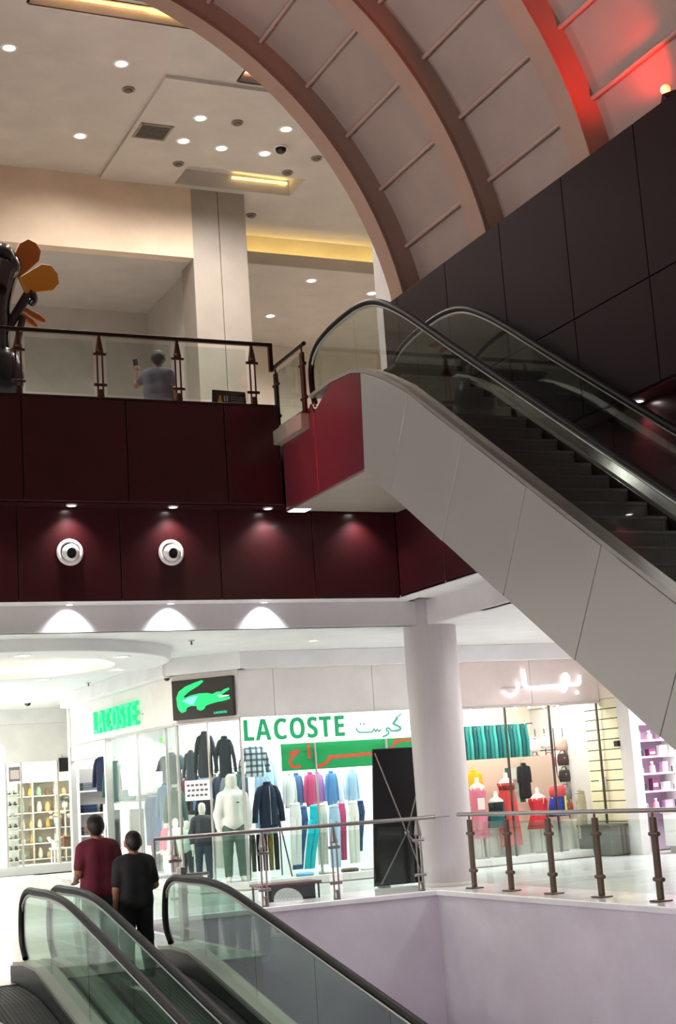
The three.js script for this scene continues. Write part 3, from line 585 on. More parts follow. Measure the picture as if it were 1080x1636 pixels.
// inner walls of the shops
const inn = struct('wall_shop', 'white inner walls of the clothes shop');
mesh('back_wall', box(9.0, 12.3, 0, 3.46, -24.1, -24.0), M.frameWhite, inn); mesh('party_wall', box(12.26, 12.34, 0, 3.7, -31, -22.6), M.frameWhite, inn); mesh('rear_wall', box(7.6, 12.3, 0, 3.7, -31.0, -30.9), M.frameWhite, inn); mesh('inner_wall', box(9.6, 9.7, 0, 3.46, -30.9, -24.1), M.frameWhite, inn);
mesh('shop_floor', box(7.55, 12.25, -0.02, 0.012, -30.8, -22.6), M.floor, inn);

// signs
{
  const [o] = run('shop_sign', 'glowing green raised lettering on the pale fascia over the shop entrance', ...RUNS.z, 'sign');
  letters(o, 'LACOSTE', 0.42, 0.06, [2.05, 2.80, 0.02], signGreen, 1.14); mesh('backing', [rbox(2.0, 5.2, 2.95, 2.98, 0.0, 0.02, 0.004)], M.steel, o);
}
{
  const [o, L] = run('logo_sign', 'black light box with a glowing green crocodile emblem on the corner fascia', ...RUNS.c, 'sign');
  o.position.y = 2.73; const cx = L / 2;
  mesh('case', rbox(cx - 0.56, cx + 0.56, 0, 0.64, 0.01, 0.1, 0.01), M.black, o);
  const P = [[-0.46, 0.22], [-0.47, 0.36], [-0.42, 0.46], [-0.30, 0.53], [-0.12, 0.58], [0.02, 0.61], [0.04, 0.585], [-0.06, 0.52], [-0.22, 0.45], [-0.33, 0.38], [-0.33, 0.345], [-0.2, 0.38], [-0.04, 0.40], [0.1, 0.395], [0.2, 0.37], [0.28, 0.40], [0.36, 0.395], [0.42, 0.43], [0.5, 0.445], [0.51, 0.42], [0.44, 0.385], [0.36, 0.345], [0.30, 0.315], [0.4, 0.30], [0.51, 0.30], [0.51, 0.265], [0.4, 0.245], [0.27, 0.235], [0.13, 0.21], [0.06, 0.19], [0.03, 0.14], [-0.04, 0.12], [-0.1, 0.15], [-0.1, 0.2], [-0.2, 0.21], [-0.28, 0.19], [-0.31, 0.13], [-0.38, 0.11], [-0.43, 0.15]];
  const e = mesh('emblem', frontPoly(P.map(([x, y]) => [x + cx, y]), 0.1, 0.115), glow(0x10d070, 1.2, 0x0a8a50), o);
  mesh('emblem_highlight', frontPoly([[-0.36, 0.3], [-0.22, 0.35], [-0.06, 0.36], [-0.12, 0.29], [-0.16, 0.22], [-0.24, 0.24]].map(([x, y]) => [x + cx, y]), 0.115, 0.12), glow(0x7af0e8, 1.3, 0x4ad0c0), e);
  mesh('jaw_mark', frontPoly([[0.28, 0.35], [0.36, 0.335], [0.5, 0.33], [0.5, 0.315], [0.34, 0.305]].map(([x, y]) => [x + cx, y]), 0.115, 0.12), glow(0xd8fff0, 0.9, 0xffffff), e);
  letters(o, 'LACOSTE', 0.035, 0.006, [cx + 0.2, 0.05, 0.1], glow(0x20c8a0, 1.0, 0x20c8a0), 1.1);
}
// flat printed boards: strokes for the Arabic words
function paint(w, h, px, draw) { const c = document.createElement('canvas'); c.width = Math.round(w * px); c.height = Math.round(h * px); const g = c.getContext('2d'); g.scale(px, px); draw(g); const t = new THREE.CanvasTexture(c); t.colorSpace = THREE.SRGBColorSpace; return t; }
function board(parent, name, x0, x1, y0, y1, z, tex, side, glowK = 0) {
  mesh(name + '_back', rbox(x0, x1, y0, y1, z - 0.03, z - 0.002, 0.003), side, parent);
  const g = new THREE.PlaneGeometry(x1 - x0, y1 - y0); g.translate((x0 + x1) / 2, (y0 + y1) / 2, z);
  return mesh(name, g, new THREE.MeshStandardMaterial({ map: tex, roughness: 0.5, ...(glowK ? { emissive: 0xffffff, emissiveMap: tex, emissiveIntensity: glowK } : {}) }), parent);
}
const stroke = (g, pts, w) => { g.lineWidth = w; g.lineCap = 'round'; g.lineJoin = 'round'; g.beginPath(); pts.forEach((p, i) => (i ? (p.length === 4 ? g.quadraticCurveTo(...p) : g.lineTo(...p)) : g.moveTo(...p))); g.stroke(); };
const dot = (g, x, y, r) => { g.beginPath(); g.moveTo(x, y - r); g.lineTo(x + r, y); g.lineTo(x, y + r); g.lineTo(x - r, y); g.fill(); };
{
  const o = thing('shop_sign', 'lit white shop board with green Latin and Arabic lettering above the window', 'sign', [8.32, 2.23, -22.46]);
  const W = 3.6, H = 0.46, tex = paint(W, H, 220, (g) => {
    g.fillStyle = '#ffffff'; g.fillRect(0, 0, W, H); g.strokeStyle = g.fillStyle = '#3d8f78';
    const y = 0.34; // لاكوست from right to left
    stroke(g, [[3.32, 0.06], [3.32, y - 0.06], [3.32, y, 3.24, y], [3.1, y - 0.02]], 0.03); stroke(g, [[3.2, 0.1], [3.12, y - 0.08]], 0.03); stroke(g, [[3.03, 0.1], [3.03, y]], 0.03);
    stroke(g, [[2.78, 0.14], [2.70, 0.22], [2.82, 0.28], [2.86, y, 2.74, y]], 0.04); stroke(g, [[2.86, 0.07], [2.76, 0.13]], 0.022);
    stroke(g, [[2.74, y], [2.66, y], [2.62, 0.28, 2.58, 0.29], [2.54, 0.33, 2.6, y], [2.64, 0.36, 2.56, 0.41], [2.5, 0.425]], 0.032);
    stroke(g, [[2.46, y - 0.03], [2.43, y], [2.40, y - 0.04], [2.37, y], [2.34, y - 0.05], [2.31, y], [2.22, y], [2.12, y], [2.02, y, 2.02, y - 0.08]], 0.026); dot(g, 2.16, 0.2, 0.022); dot(g, 2.10, 0.2, 0.022);
  });
  board(o, 'print', 0, W, 0, H, 0.02, tex, M.frameWhite, 0.55);
  letters(o, 'LACOSTE', 0.335, 0.02, [-0.0, 0.08, 0.02], lightGreen, 0.87);
}
{
  const o = thing('sale_banner', 'green banner with red Arabic lettering hung inside the shop window', 'banner', [9.05, 1.80, -22.62]);
  const W = 2.5, H = 0.44, tex = paint(W, H, 240, (g) => {
    g.fillStyle = '#12a35c'; g.fillRect(0, 0, W, H); g.strokeStyle = g.fillStyle = '#e2563a';
    stroke(g, [[0.15, 0.16], [0.3, 0.13], [0.17, 0.22, 0.14, 0.3], [0.14, 0.4, 0.3, 0.38]], 0.055); dot(g, 0.28, 0.30, 0.0);
    stroke(g, [[0.48, 0.04], [0.49, 0.24]], 0.06);
    stroke(g, [[0.86, 0.25], [0.8, 0.38, 0.62, 0.40]], 0.06); stroke(g, [[0.84, 0.26], [1.7, 0.24]], 0.06);
    stroke(g, [[1.7, 0.24], [1.95, 0.24], [2.0, 0.08, 2.2, 0.05]], 0.05); stroke(g, [[2.05, 0.05], [2.35, 0.05]], 0.05);
  });
  board(o, 'print', 0, W, 0, H, 0.012, tex, printGreen);
}
{ // raised Arabic word of the dress shop
  const o = thing('shop_sign', 'white raised Arabic lettering glowing on the pinkish fascia of the dress shop', 'sign', [13.2, 2.86, -22.46]);
  const tube = (name, pts, r) => { const g = tubeOf(pts.map(([x, y]) => [x, y, 0]), r, 30, 8); return mesh(name, g, signWhite, o); };
  tube('letter', [[0.02, 0.05], [0.12, 0.0], [0.24, 0.03], [0.31, 0.12], [0.31, 0.22]], 0.032);
  tube('letter', [[0.44, 0.44], [0.46, 0.25], [0.47, 0.13], [0.55, 0.11], [0.8, 0.115], [1.05, 0.125], [1.2, 0.13]], 0.034);
  tube('letter', [[1.2, 0.13], [1.3, 0.16], [1.37, 0.26], [1.31, 0.34], [1.24, 0.27], [1.3, 0.15], [1.26, 0.03], [1.19, 0.05], [1.22, 0.13], [1.4, 0.14], [1.52, 0.14]], 0.028);
  tube('letter', [[1.5, 0.14], [1.58, 0.15], [1.6, 0.3]], 0.032); mesh('letter', ball([1.52, 0.0, 0], 0.035), signWhite, o);
  mesh('backing_rail', rbox(0.0, 1.65, 0.12, 0.135, -0.04, -0.02, 0.003), M.steel, o);
}

// ------------------------------------------------------------------ clothes
function shirt(label, [x, y, z], turn, w, h, mat, o = {}) { // hung garment with sleeves; origin at its hem
  const g = thing(o.name || 'hung_jacket', label, o.cat || 'jacket', [x, y, z], turn, o.group), hw = w / 2, d = w * 0.16, sh = o.spread ?? 0.3;
  mesh('body', loft([[0, hw * 0.62, d * 0.9], [h * 0.08, hw * 0.66, d], [h * 0.4, hw * 0.62, d * 1.05], [h * 0.72, hw * 0.64, d * 1.05], [h * 0.86, hw * 0.6, d * 0.9], [h * 0.94, hw * 0.34, d * 0.7], [h, hw * 0.17, d * 0.55]], { folds: 0.07, n: 6, phase: x * 9 }), mat, g);
  for (const s of [-1, 1]) mesh('sleeve', loft([[h * (o.sleeve ?? 0.12), hw * 0.16, d * 0.6, s * hw * (0.72 + sh)], [h * 0.45, hw * 0.19, d * 0.7, s * hw * (0.70 + sh * 0.7)], [h * 0.75, hw * 0.22, d * 0.8, s * hw * (0.60 + sh * 0.3)], [h * 0.9, hw * 0.2, d * 0.75, s * hw * 0.5], [h * 0.93, hw * 0.1, d * 0.4, s * hw * 0.42]], { folds: 0.09, n: 4, seg: 14, phase: s + z }), o.sleeveMat || mat, g);
  mesh('collar', (() => { const t = new THREE.TorusGeometry(hw * 0.19, h * 0.035, 8, 18); t.rotateX(Math.PI / 2); t.scale(1, 1, 0.75); t.translate(0, h * 0.985, 0); return t; })(), o.trim || mat, g);
  if (o.zip) mesh('zip', rbox(-0.006, 0.006, h * 0.06, h * 0.92, d * 0.92, d * 1.08, 0.003), M.steel, g);
  if (o.hanger !== false) mesh('hanger', [bar([-hw * 0.45, h * 0.93, 0], [0, h * 1.03, 0], 0.008), bar([hw * 0.45, h * 0.93, 0], [0, h * 1.03, 0], 0.008), (() => { const t = new THREE.TorusGeometry(0.03, 0.005, 6, 14, 4.4); t.translate(0, h * 1.03 + 0.035, 0); return t; })()], o.hangerMat || M.wood, g);
  return g;
}
function pants(label, [x, y, z], turn, w, h, mat, lean = 0, o = {}) {
  const g = thing(o.name || 'hung_trousers', label, 'trousers', [x, y, z], turn, o.group), hw = w / 2;
  mesh('waist', loft([[h * 0.74, hw * 0.95, w * 0.2], [h * 0.86, hw * 0.9, w * 0.2], [h * 0.96, hw * 0.78, w * 0.17], [h, hw * 0.76, w * 0.17]], { folds: 0.03 }), mat, g);
  for (const s of [-1, 1]) mesh('trouser_leg', loft([[0, hw * 0.42, w * 0.15, s * hw * 0.42 - lean * h], [h * 0.25, hw * 0.42, w * 0.15, s * hw * 0.44 - lean * h * 0.75], [h * 0.5, hw * 0.46, w * 0.17, s * hw * 0.45 - lean * h * 0.4], [h * 0.78, hw * 0.5, w * 0.19, s * hw * 0.45]], { folds: 0.08, n: 4, seg: 16, phase: x * 5 + s }), mat, g);
  mesh('waistband', loft([[h * 0.955, hw * 0.8, w * 0.18], [h * 1.0, hw * 0.79, w * 0.18]], { folds: 0 }), o.trim || mat, g);
  mesh('hook', [bar([0, h, 0], [0, h + 0.06, 0], 0.006), bar([-hw * 0.6, h + 0.005, 0], [hw * 0.6, h + 0.005, 0], 0.008)], M.steel, g);
  return g;
}
const plaid = paint(0.5, 0.5, 128, (g) => { g.fillStyle = '#dfe6ea'; g.fillRect(0, 0, 0.5, 0.5); g.fillStyle = 'rgba(40,60,78,0.65)'; for (let i = 0; i < 4; i++) { g.fillRect(i * 0.125, 0, 0.045, 0.5); g.fillRect(0, i * 0.125, 0.5, 0.045); } }); plaid.wrapS = plaid.wrapT = THREE.RepeatWrapping;
// front window, from the sign corner to the column
const navyM = cloth(0x16263c), whiteM = cloth(0xf3f3f1), denimM = cloth(0x4e6f9a), cyanM = cloth(0x14c3d2), creamM = cloth(0xe9e2cf), paleM = cloth(0xa9cbe6), pinkM = cloth(0xcf4f7c), mauveM = cloth(0xb07ab0), charM = cloth(0x343b40), greenM = cloth(0x2e4a40), olive = cloth(0x57602a);
{ const g = shirt('grey and white plaid shirt hung high beside the white sign board', [8.66, 1.74, -22.85], 0, 0.48, 0.52, new THREE.MeshStandardMaterial({ map: plaid, roughness: 0.9 }), { name: 'plaid_shirt', cat: 'shirt', trim: cloth(0x2d4054) });
  g.traverse((m) => { if (m.isMesh && m.material.map === plaid) { const p = m.geometry.attributes.position, u = new Float32Array(p.count * 2); for (let i = 0; i < p.count; i++) { u[2 * i] = p.getX(i) * 2.6; u[2 * i + 1] = p.getY(i) * 2.6; } m.geometry.setAttribute('uv', new THREE.BufferAttribute(u, 2)); } }); }
shirt('long pale blue coat hung behind the plaid shirt', [9.02, 0.75, -23.3], 0, 0.46, 1.35, paleM, { name: 'hung_coat', cat: 'coat', spread: 0.1 });
shirt('navy zipped jacket on a wooden hanger of the tall stand', [8.86, 0.92, -22.85], 0.1, 0.5, 0.72, navyM, { zip: true });
{ const g = thing('garment_stand', 'thin dark stand carrying the navy jacket', 'stand', [8.78, 0.12, -22.88]); mesh('pole', bar([0.27, 0.03, 0], [0.27, 1.0, 0], 0.012), M.steelDark, g); mesh('crossbar', [bar([-0.3, 0.74, 0], [0.34, 0.74, 0], 0.012)], M.steelDark, g); mesh('leg', bar([0.27, 0.9, 0], [0.42, 0.0, 0.05], 0.012), M.steelDark, g); mesh('leg', bar([-0.25, 0.74, 0], [-0.3, 0, 0.05], 0.012), M.steelDark, g); }
['dark olive', 'black', 'dark brown', 'mustard trimmed', 'charcoal'].forEach((c, i) => pants(`${c} trousers hung low on the rack under the navy jacket`, [8.62 + i * 0.1, 0.24, -23.0], 1.35, 0.2, 0.58, [cloth(0x3a4026), cloth(0x15161a), cloth(0x3a2c22), cloth(0x8a7420), cloth(0x2c3332)][i], 0));
[['white', whiteM], ['mid blue', denimM], ['magenta pink', pinkM], ['mauve', mauveM], ['sky blue', cloth(0x5b8cc4)], ['plain white short', whiteM], ['light blue', paleM]].forEach(([c, m], i) => shirt(`${c} shirt in the upper row of the window display`, [9.33 + i * 0.19, 1.2, -23.05 - (i % 2) * 0.14], 0.1, 0.28, 0.56, m, { name: 'hung_shirt', cat: 'shirt', spread: 0.05, hangerMat: M.steel }));
[['white', whiteM, 0.03], ['blue denim', denimM, 0.14], ['bright cyan', cyanM, 0.16], ['cream', creamM, 0.02], ['pale blue', paleM, 0.03], ['pink', pinkM, 0.03], ['off white', cloth(0xeceae4), 0.02], ['navy denim', cloth(0x25406c), 0.1]].forEach(([c, m, l], i) => pants(`${c} trousers in the lower row of the window display`, [9.3 + i * 0.172, [0.3, 0.22, 0.22, 0.26, 0.2, 0.3, 0.24, 0.42][i], -22.78 - (i % 2) * 0.13], 0.1, 0.22, [0.98, 1.0, 1.0, 0.98, 1.0, 0.92, 1.0, 0.82][i], m, l));
// folded clothes on the plinth
for (const [x, c, n] of [[9.35, 0x7fb4d8, 'pale blue'], [9.75, 0xd8d4c8, 'cream'], [10.15, 0x5a4a3a, 'brown'], [10.5, 0xe6e2de, 'white']]) tag(mesh('folded_garment', loft([[0.121, 0.14, 0.1, x, -22.66], [0.15, 0.15, 0.11, x, -22.66], [0.175, 0.13, 0.1, x, -22.66]], { folds: 0.05 }), cloth(c), scene), `${n} folded garment lying on the white window plinth`, 'clothing');

// mannequins: one continuous body each, clothes as parts
function mannequin(label, [x, y, z], turn, H, top, legs, o = {}) {
  const k = H / 1.75, g = thing('mannequin', label, 'mannequin', [x, y, z], turn, o.group), S = (b) => b.map((v) => v * k);
  mesh('body', flesh([[0, 1.62, 0, 0.085, 0, 1.70, 0, 0.08], [0, 1.55, 0.01, 0.06, 0, 1.46, 0, 0.055], [-0.16, 1.4, 0, 0.06, 0.16, 1.4, 0, 0.06], [0, 1.38, 0, 0.13, 0, 1.0, 0, 0.12], [-0.19, 1.38, 0, 0.05, -0.25, 1.1, 0, 0.042], [-0.25, 1.1, 0, 0.042, -0.24, 0.86, 0.06, 0.032], [0.19, 1.38, 0, 0.05, 0.25, 1.1, 0, 0.042], [0.25, 1.1, 0, 0.042, 0.24, 0.86, 0.06, 0.032], [-0.24, 0.84, 0.06, 0.034, -0.235, 0.76, 0.08, 0.026], [0.24, 0.84, 0.06, 0.034, 0.235, 0.76, 0.08, 0.026], [-0.09, 0.92, 0, 0.1, -0.11, 0.5, 0.02, 0.06], [-0.11, 0.5, 0.02, 0.058, -0.12, 0.09, 0, 0.04], [0.09, 0.92, 0, 0.1, 0.11, 0.5, 0.02, 0.06], [0.11, 0.5, 0.02, 0.058, 0.12, 0.09, 0, 0.04], [-0.12, 0.05, 0, 0.045, -0.13, 0.035, 0.14, 0.034], [0.12, 0.05, 0, 0.045, 0.13, 0.035, 0.14, 0.034]].map(S), 0.022 * k, 0.04 * k), o.skin || M.skinPale, g);
  if (top) mesh('top', flesh([[-0.15, 1.4, 0, 0.085, 0.15, 1.4, 0, 0.085], [0, 1.36, 0, 0.165, 0, 1.0, 0, 0.16], [-0.06, 0.95, 0, 0.14, 0.06, 0.95, 0, 0.14], [-0.19, 1.38, 0, 0.078, -0.26, 1.1, 0, 0.066], [-0.26, 1.1, 0, 0.066, -0.25, 0.9, 0.05, 0.055], [0.19, 1.38, 0, 0.078, 0.26, 1.1, 0, 0.066], [0.26, 1.1, 0, 0.066, 0.25, 0.9, 0.05, 0.055], ...(o.hood ? [[-0.07, 1.5, -0.03, 0.06, 0.07, 1.5, -0.03, 0.06], [0, 1.62, -0.04, 0.1, 0, 1.68, -0.03, 0.1]] : [])].map(S), 0.022 * k, 0.05 * k), top, g);
  if (legs) mesh('trousers', flesh([[-0.07, 0.92, 0, 0.125, 0.07, 0.92, 0, 0.125], [-0.09, 0.9, 0, 0.115, -0.11, 0.5, 0.02, 0.082], [-0.11, 0.5, 0.02, 0.082, -0.12, 0.12, 0, 0.065], [0.09, 0.9, 0, 0.115, 0.11, 0.5, 0.02, 0.082], [0.11, 0.5, 0.02, 0.082, 0.12, 0.12, 0, 0.065]].map(S), 0.022 * k, 0.03 * k), legs, g);
  if (o.logo) mesh('chest_badge', rbox(0.05 * k, 0.1 * k, 1.28 * k, 1.3 * k, 0.165 * k, 0.175 * k, 0.002), M.black, g);
  mesh('base_plate', disc([0, 0.006, 0.02], 0.17 * k, 0.012), M.steel, g); return g;
}
mannequin('white mannequin in a pale grey hoodie and green trousers in the window', [8.25, 0.12, -22.86], -0.25, 1.68, cloth(0xd6d9d2), cloth(0x4f6a5e), { hood: true, logo: true });
mannequin('mannequin in black top and dark jeans behind the sign card', [7.86, 0.12, -23.25], -0.4, 1.25, charM, cloth(0x2c3c50));
mannequin('child mannequin in a pink top by the shop corner', [7.78, 0.12, -24.9], -1.2, 1.02, cloth(0xd87088), whiteM);
mannequin('child mannequin in a white top beside the pink one', [7.72, 0.12, -24.25], -1.1, 1.02, whiteM, cloth(0x8a6a66));
mannequin('child mannequin in a pale green top near the angled corner', [7.75, 0.12, -23.75], -0.9, 0.98, cloth(0xb8d0c4), charM);
shirt('small white dress beside the hoodie mannequin', [8.08, 0.34, -23.05], -0.4, 0.26, 0.6, whiteM, { name: 'hung_dress', cat: 'dress', spread: 0.05 });
pants('coral red trousers beside the hoodie mannequin', [8.2, 0.36, -23.1], -0.3, 0.17, 0.52, cloth(0xc4504c), 0);
// side window and corner
shirt('large white sweatshirt spread in the side window', [7.82, 1.58, -26.2], -1.25, 1.35, 0.98, whiteM, { name: 'spread_sweatshirt', cat: 'sweatshirt', spread: 0.05 });
shirt('grey green short sleeved shirt in the corner window', [7.72, 1.72, -24.3], -1.1, 0.62, 0.52, cloth(0x3c4c4e), { name: 'hung_shirt', cat: 'shirt', sleeve: 0.5 });
shirt('dark grey hooded jacket hung high at the angled corner', [7.95, 1.78, -23.2], -0.6, 0.36, 0.74, charM, {});
shirt('charcoal long jacket next to the sign board post', [8.2, 1.76, -22.95], -0.4, 0.32, 0.66, cloth(0x2d353c), {});
shirt('patterned grey shirt between the corner jackets', [7.82, 1.74, -23.55], -0.8, 0.3, 0.5, cloth(0x4c565e), { name: 'hung_shirt', cat: 'shirt' });
pants('blue jeans hung under the white sweatshirt', [7.8, 0.7, -25.75], -1.2, 0.42, 0.84, cloth(0x2c4a74), 0);
shirt('light denim jacket hung beside the blue jeans', [7.8, 1.12, -25.0], -1.1, 0.4, 0.62, cloth(0x4a6a88), {});
shirt('dark green jacket hung in the corner window', [7.85, 1.0, -24.6], -1.0, 0.44, 0.66, greenM, {});
shirt('black jacket hung below the white sign card', [8.05, 1.05, -23.6], -0.6, 0.34, 0.46, cloth(0x1d1e20), {});
shirt('navy coat hung just inside the shop entrance', [7.82, 1.72, -29.15], -0.9, 0.42, 0.7, cloth(0x17203a), { name: 'hung_coat', cat: 'coat' });
shirt('teal green jacket hung by the entrance frame', [7.85, 1.5, -28.3], -0.9, 0.55, 0.76, cloth(0x24504a), {});
shirt('striped teal jacket hung behind the side glass', [7.8, 1.5, -27.25], -0.9, 0.45, 0.76, cloth(0x2c5c64), {});
for (const [z, l] of [[-28.75, 'white mirror frame standing in the entrance with dark trousers in it'], [-27.15, 'white mirror frame standing behind the side glass']]) { const g = thing('mirror_frame', l, 'frame', [7.95, 0.02, z], -1.45); mesh('frame', [rbox(-0.5, -0.36, 0, 1.45, 0, 0.06, 0.01), rbox(0.36, 0.5, 0, 1.45, 0, 0.06, 0.01), rbox(-0.5, 0.5, 1.32, 1.45, 0, 0.06, 0.01), rbox(-0.5, 0.5, 0, 0.12, 0, 0.06, 0.01)], M.frameWhite, g); mesh('mirror', box(-0.37, 0.37, 0.1, 1.33, 0.01, 0.02), std(0x39444a, 0.1), g); }
pants('black trousers hung inside the entrance mirror frame', [7.84, 0.35, -28.75], -1.45, 0.36, 0.8, cloth(0x14161c), 0);
{ const g = thing('notice_card', 'white printed notice card in the corner window', 'card', [7.72, 1.43, -23.0], -0.5); const tex = paint(0.4, 0.32, 200, (c) => { c.fillStyle = '#f6f6f4'; c.fillRect(0, 0, 0.4, 0.32); c.fillStyle = '#555'; for (let r = 0; r < 3; r++) for (let i = 0; i < 5; i++) c.fillRect(0.03 + i * 0.07 + (r % 2) * 0.01, 0.06 + r * 0.08, 0.05, 0.035); }); board(g, 'print', -0.2, 0.2, 0, 0.32, 0.01, tex, M.frameWhite); }
{ const gl = glow(0x58d838, 1.2, 0x2c9a20), g = thing('green_lettering', 'small glowing green letters inside the shop above the white sweatshirt', 'sign', [8.3, 2.36, -26.8], -1.57); mesh('letter', bar([-0.25, 0, 0], [-0.25, 0.16, 0], 0.03), gl, g); mesh('letter', bar([-0.08, 0, 0], [-0.08, 0.17, 0], 0.03), gl, g); mesh('letter', bar([0.1, 0, 0], [0.1, 0.26, 0], 0.03), gl, g); mesh('letter', (() => { const t = new THREE.TorusGeometry(0.07, 0.025, 8, 18); t.translate(0.28, 0.08, 0); return t; })(), gl, g); mesh('backing', rbox(-0.34, 0.4, -0.03, -0.01, -0.02, 0.04, 0.005), M.frameWhite, g); }

// shelf of folded clothes at the back of the entrance
{
  const s = thing('shelf_unit', 'white shelf unit of folded clothes at the back of the shop entrance', 'shelf', [8.5, 0.012, -30.6]);
  mesh('back_panel', box(-0.85, 0.95, 0, 2.2, -0.24, -0.22), M.plaster, s); const ys = [0.4, 0.85, 1.3, 1.75]; for (const y of ys) mesh('shelf_board', rbox(-0.85, 0.95, y - 0.03, y, -0.22, 0.2, 0.005), M.frameWhite, s); for (const x of [-0.85, 0.05, 0.95]) mesh('upright', rbox(x - 0.02, x + 0.02, 0, 2.2, -0.22, 0.2, 0.005), M.frameWhite, s);
  const cs = [['navy', 0x1c2a48], ['teal', 0x3a7a78], ['white', 0xeeeeec], ['grey', 0x70767a], ['sand', 0xc8b494], ['black', 0x1a1a1e]];
  ys.forEach((y, r) => { for (let i = 0; i < 4; i++) { const [n, c] = cs[(i * 5 + r * 3) % 6], g = thing('folded_stack', `${n} stack of folded clothes on shelf ${['one', 'two', 'three', 'four'][r]} above the entrance floor`, 'clothing', [7.9 + i * 0.42, y + 0.012, -30.6], 0, `${n} folded stacks by the entrance`); for (let k = 0; k < 3; k++) mesh('folded_piece', rbox(-0.15, 0.15, k * 0.055, k * 0.055 + 0.052, -0.14, 0.14, 0.02), cloth(c), g); } });
}

// rail of stock along the inner wall
{
  const g = thing('clothes_rail', 'long steel rail of stock along the inner wall of the clothes shop', 'rail', [9.3, 0, -27]);
  mesh('rail_bar', bar([0, 1.95, -2.6], [0, 1.95, 2.6], 0.015), M.steel, g); for (const z of [-2.4, 0, 2.4]) mesh('wall_bracket', bar([0, 1.95, z], [0.3, 1.95, z], 0.012), M.steel, g);
  [['slate blue', 0x3c5064], ['bottle green', 0x24443a], ['mid grey', 0x6a6e72], ['ink navy', 0x1a2438], ['khaki', 0x6a6448], ['steel blue', 0x4c6c8c], ['black', 0x18181c], ['wine', 0x5a2430], ['sage', 0x6c8072], ['graphite', 0x3a3c40]].forEach(([n, c], i) => shirt(`${n} jacket on the long rail inside the clothes shop`, [9.28, 1.15, -24.7 - i * 0.5], -1.0, 0.5, 0.72, cloth(c), { group: 'stock on the long rail' }));
}

// ------------------------------------------------------------------ things on the far walkway
{
  const g = thing('display_stand', 'black folding display stand with crossed steel tubes seen from its back', 'display stand', [9.94, 0, -20.2], -0.06);
  mesh('back_cloth', frontPoly([[-0.5, 0.02], [0.5, 0.02], [0.42, 2.0], [-0.38, 2.0]], -0.03, 0.0), M.blackCloth, g);
  mesh('edge_fold', [bar([-0.5, 0.02, 0], [-0.38, 2.0, 0], 0.012), bar([0.5, 0.02, 0], [0.42, 2.0, 0], 0.012), bar([-0.38, 2.0, 0], [0.42, 2.0, 0], 0.012)], M.black, g);
  for (const [a, b] of [[[-0.36, 1.95, 0.02], [0.02, 0.76, 0.12]], [[0.34, 1.5, 0.02], [0.02, 0.76, 0.12]], [[-0.4, 0.04, 0.02], [0.02, 0.76, 0.12]], [[0.28, 0.03, 0.04], [0.02, 0.76, 0.12]], [[0.2, 0.5, 0.2], [0.02, 0.76, 0.12]]]) mesh('brace_tube', bar(a, b, 0.011, 8), M.rail, g);
  mesh('hub', ball([0.02, 0.76, 0.12], 0.04), M.rail, g); mesh('label_tag', rbox(-0.14, 0.02, 0.6, 0.65, 0.13, 0.135, 0.002), cloth(0x8aa4c4), g).rotation.z = -0.5;
  for (const q of [-0.35, 0.33]) mesh('foot', rbox(q - 0.05, q + 0.05, 0, 0.025, -0.15, 0.15, 0.01), M.rail, g);
}
{
  const g = thing('low_table', 'low table with a maroon top and a black and white printed cloth front', 'table', [7.85, 0, -19.75]);
  mesh('table_top', rbox(-0.46, 0.46, 0.2, 0.235, -0.22, 0.22, 0.01), std(0x5a2c2c, 0.5), g);
  const tex = paint(0.8, 0.2, 260, (c) => { c.fillStyle = '#23222a'; c.fillRect(0, 0, 0.8, 0.2); c.fillStyle = '#e6e4e6'; c.beginPath(); c.ellipse(0.36, 0.2, 0.24, 0.17, 0.2, 0, 7); c.fill(); c.fillStyle = '#8a868c'; for (let i = 0; i < 40; i++) c.fillRect(0.2 + ((i * 37) % 30) / 100, 0.07 + ((i * 53) % 12) / 100, 0.012, 0.006); });
  board(g, 'cloth_front', -0.38, 0.36, 0.0, 0.2, 0.2, tex, M.blackCloth);
  for (const [x, z] of [[-0.42, -0.18], [0.42, -0.18], [-0.42, 0.18], [0.42, 0.18]]) mesh('leg', bar([x, 0, z], [x, 0.2, z], 0.016), M.steelDark, g);
}

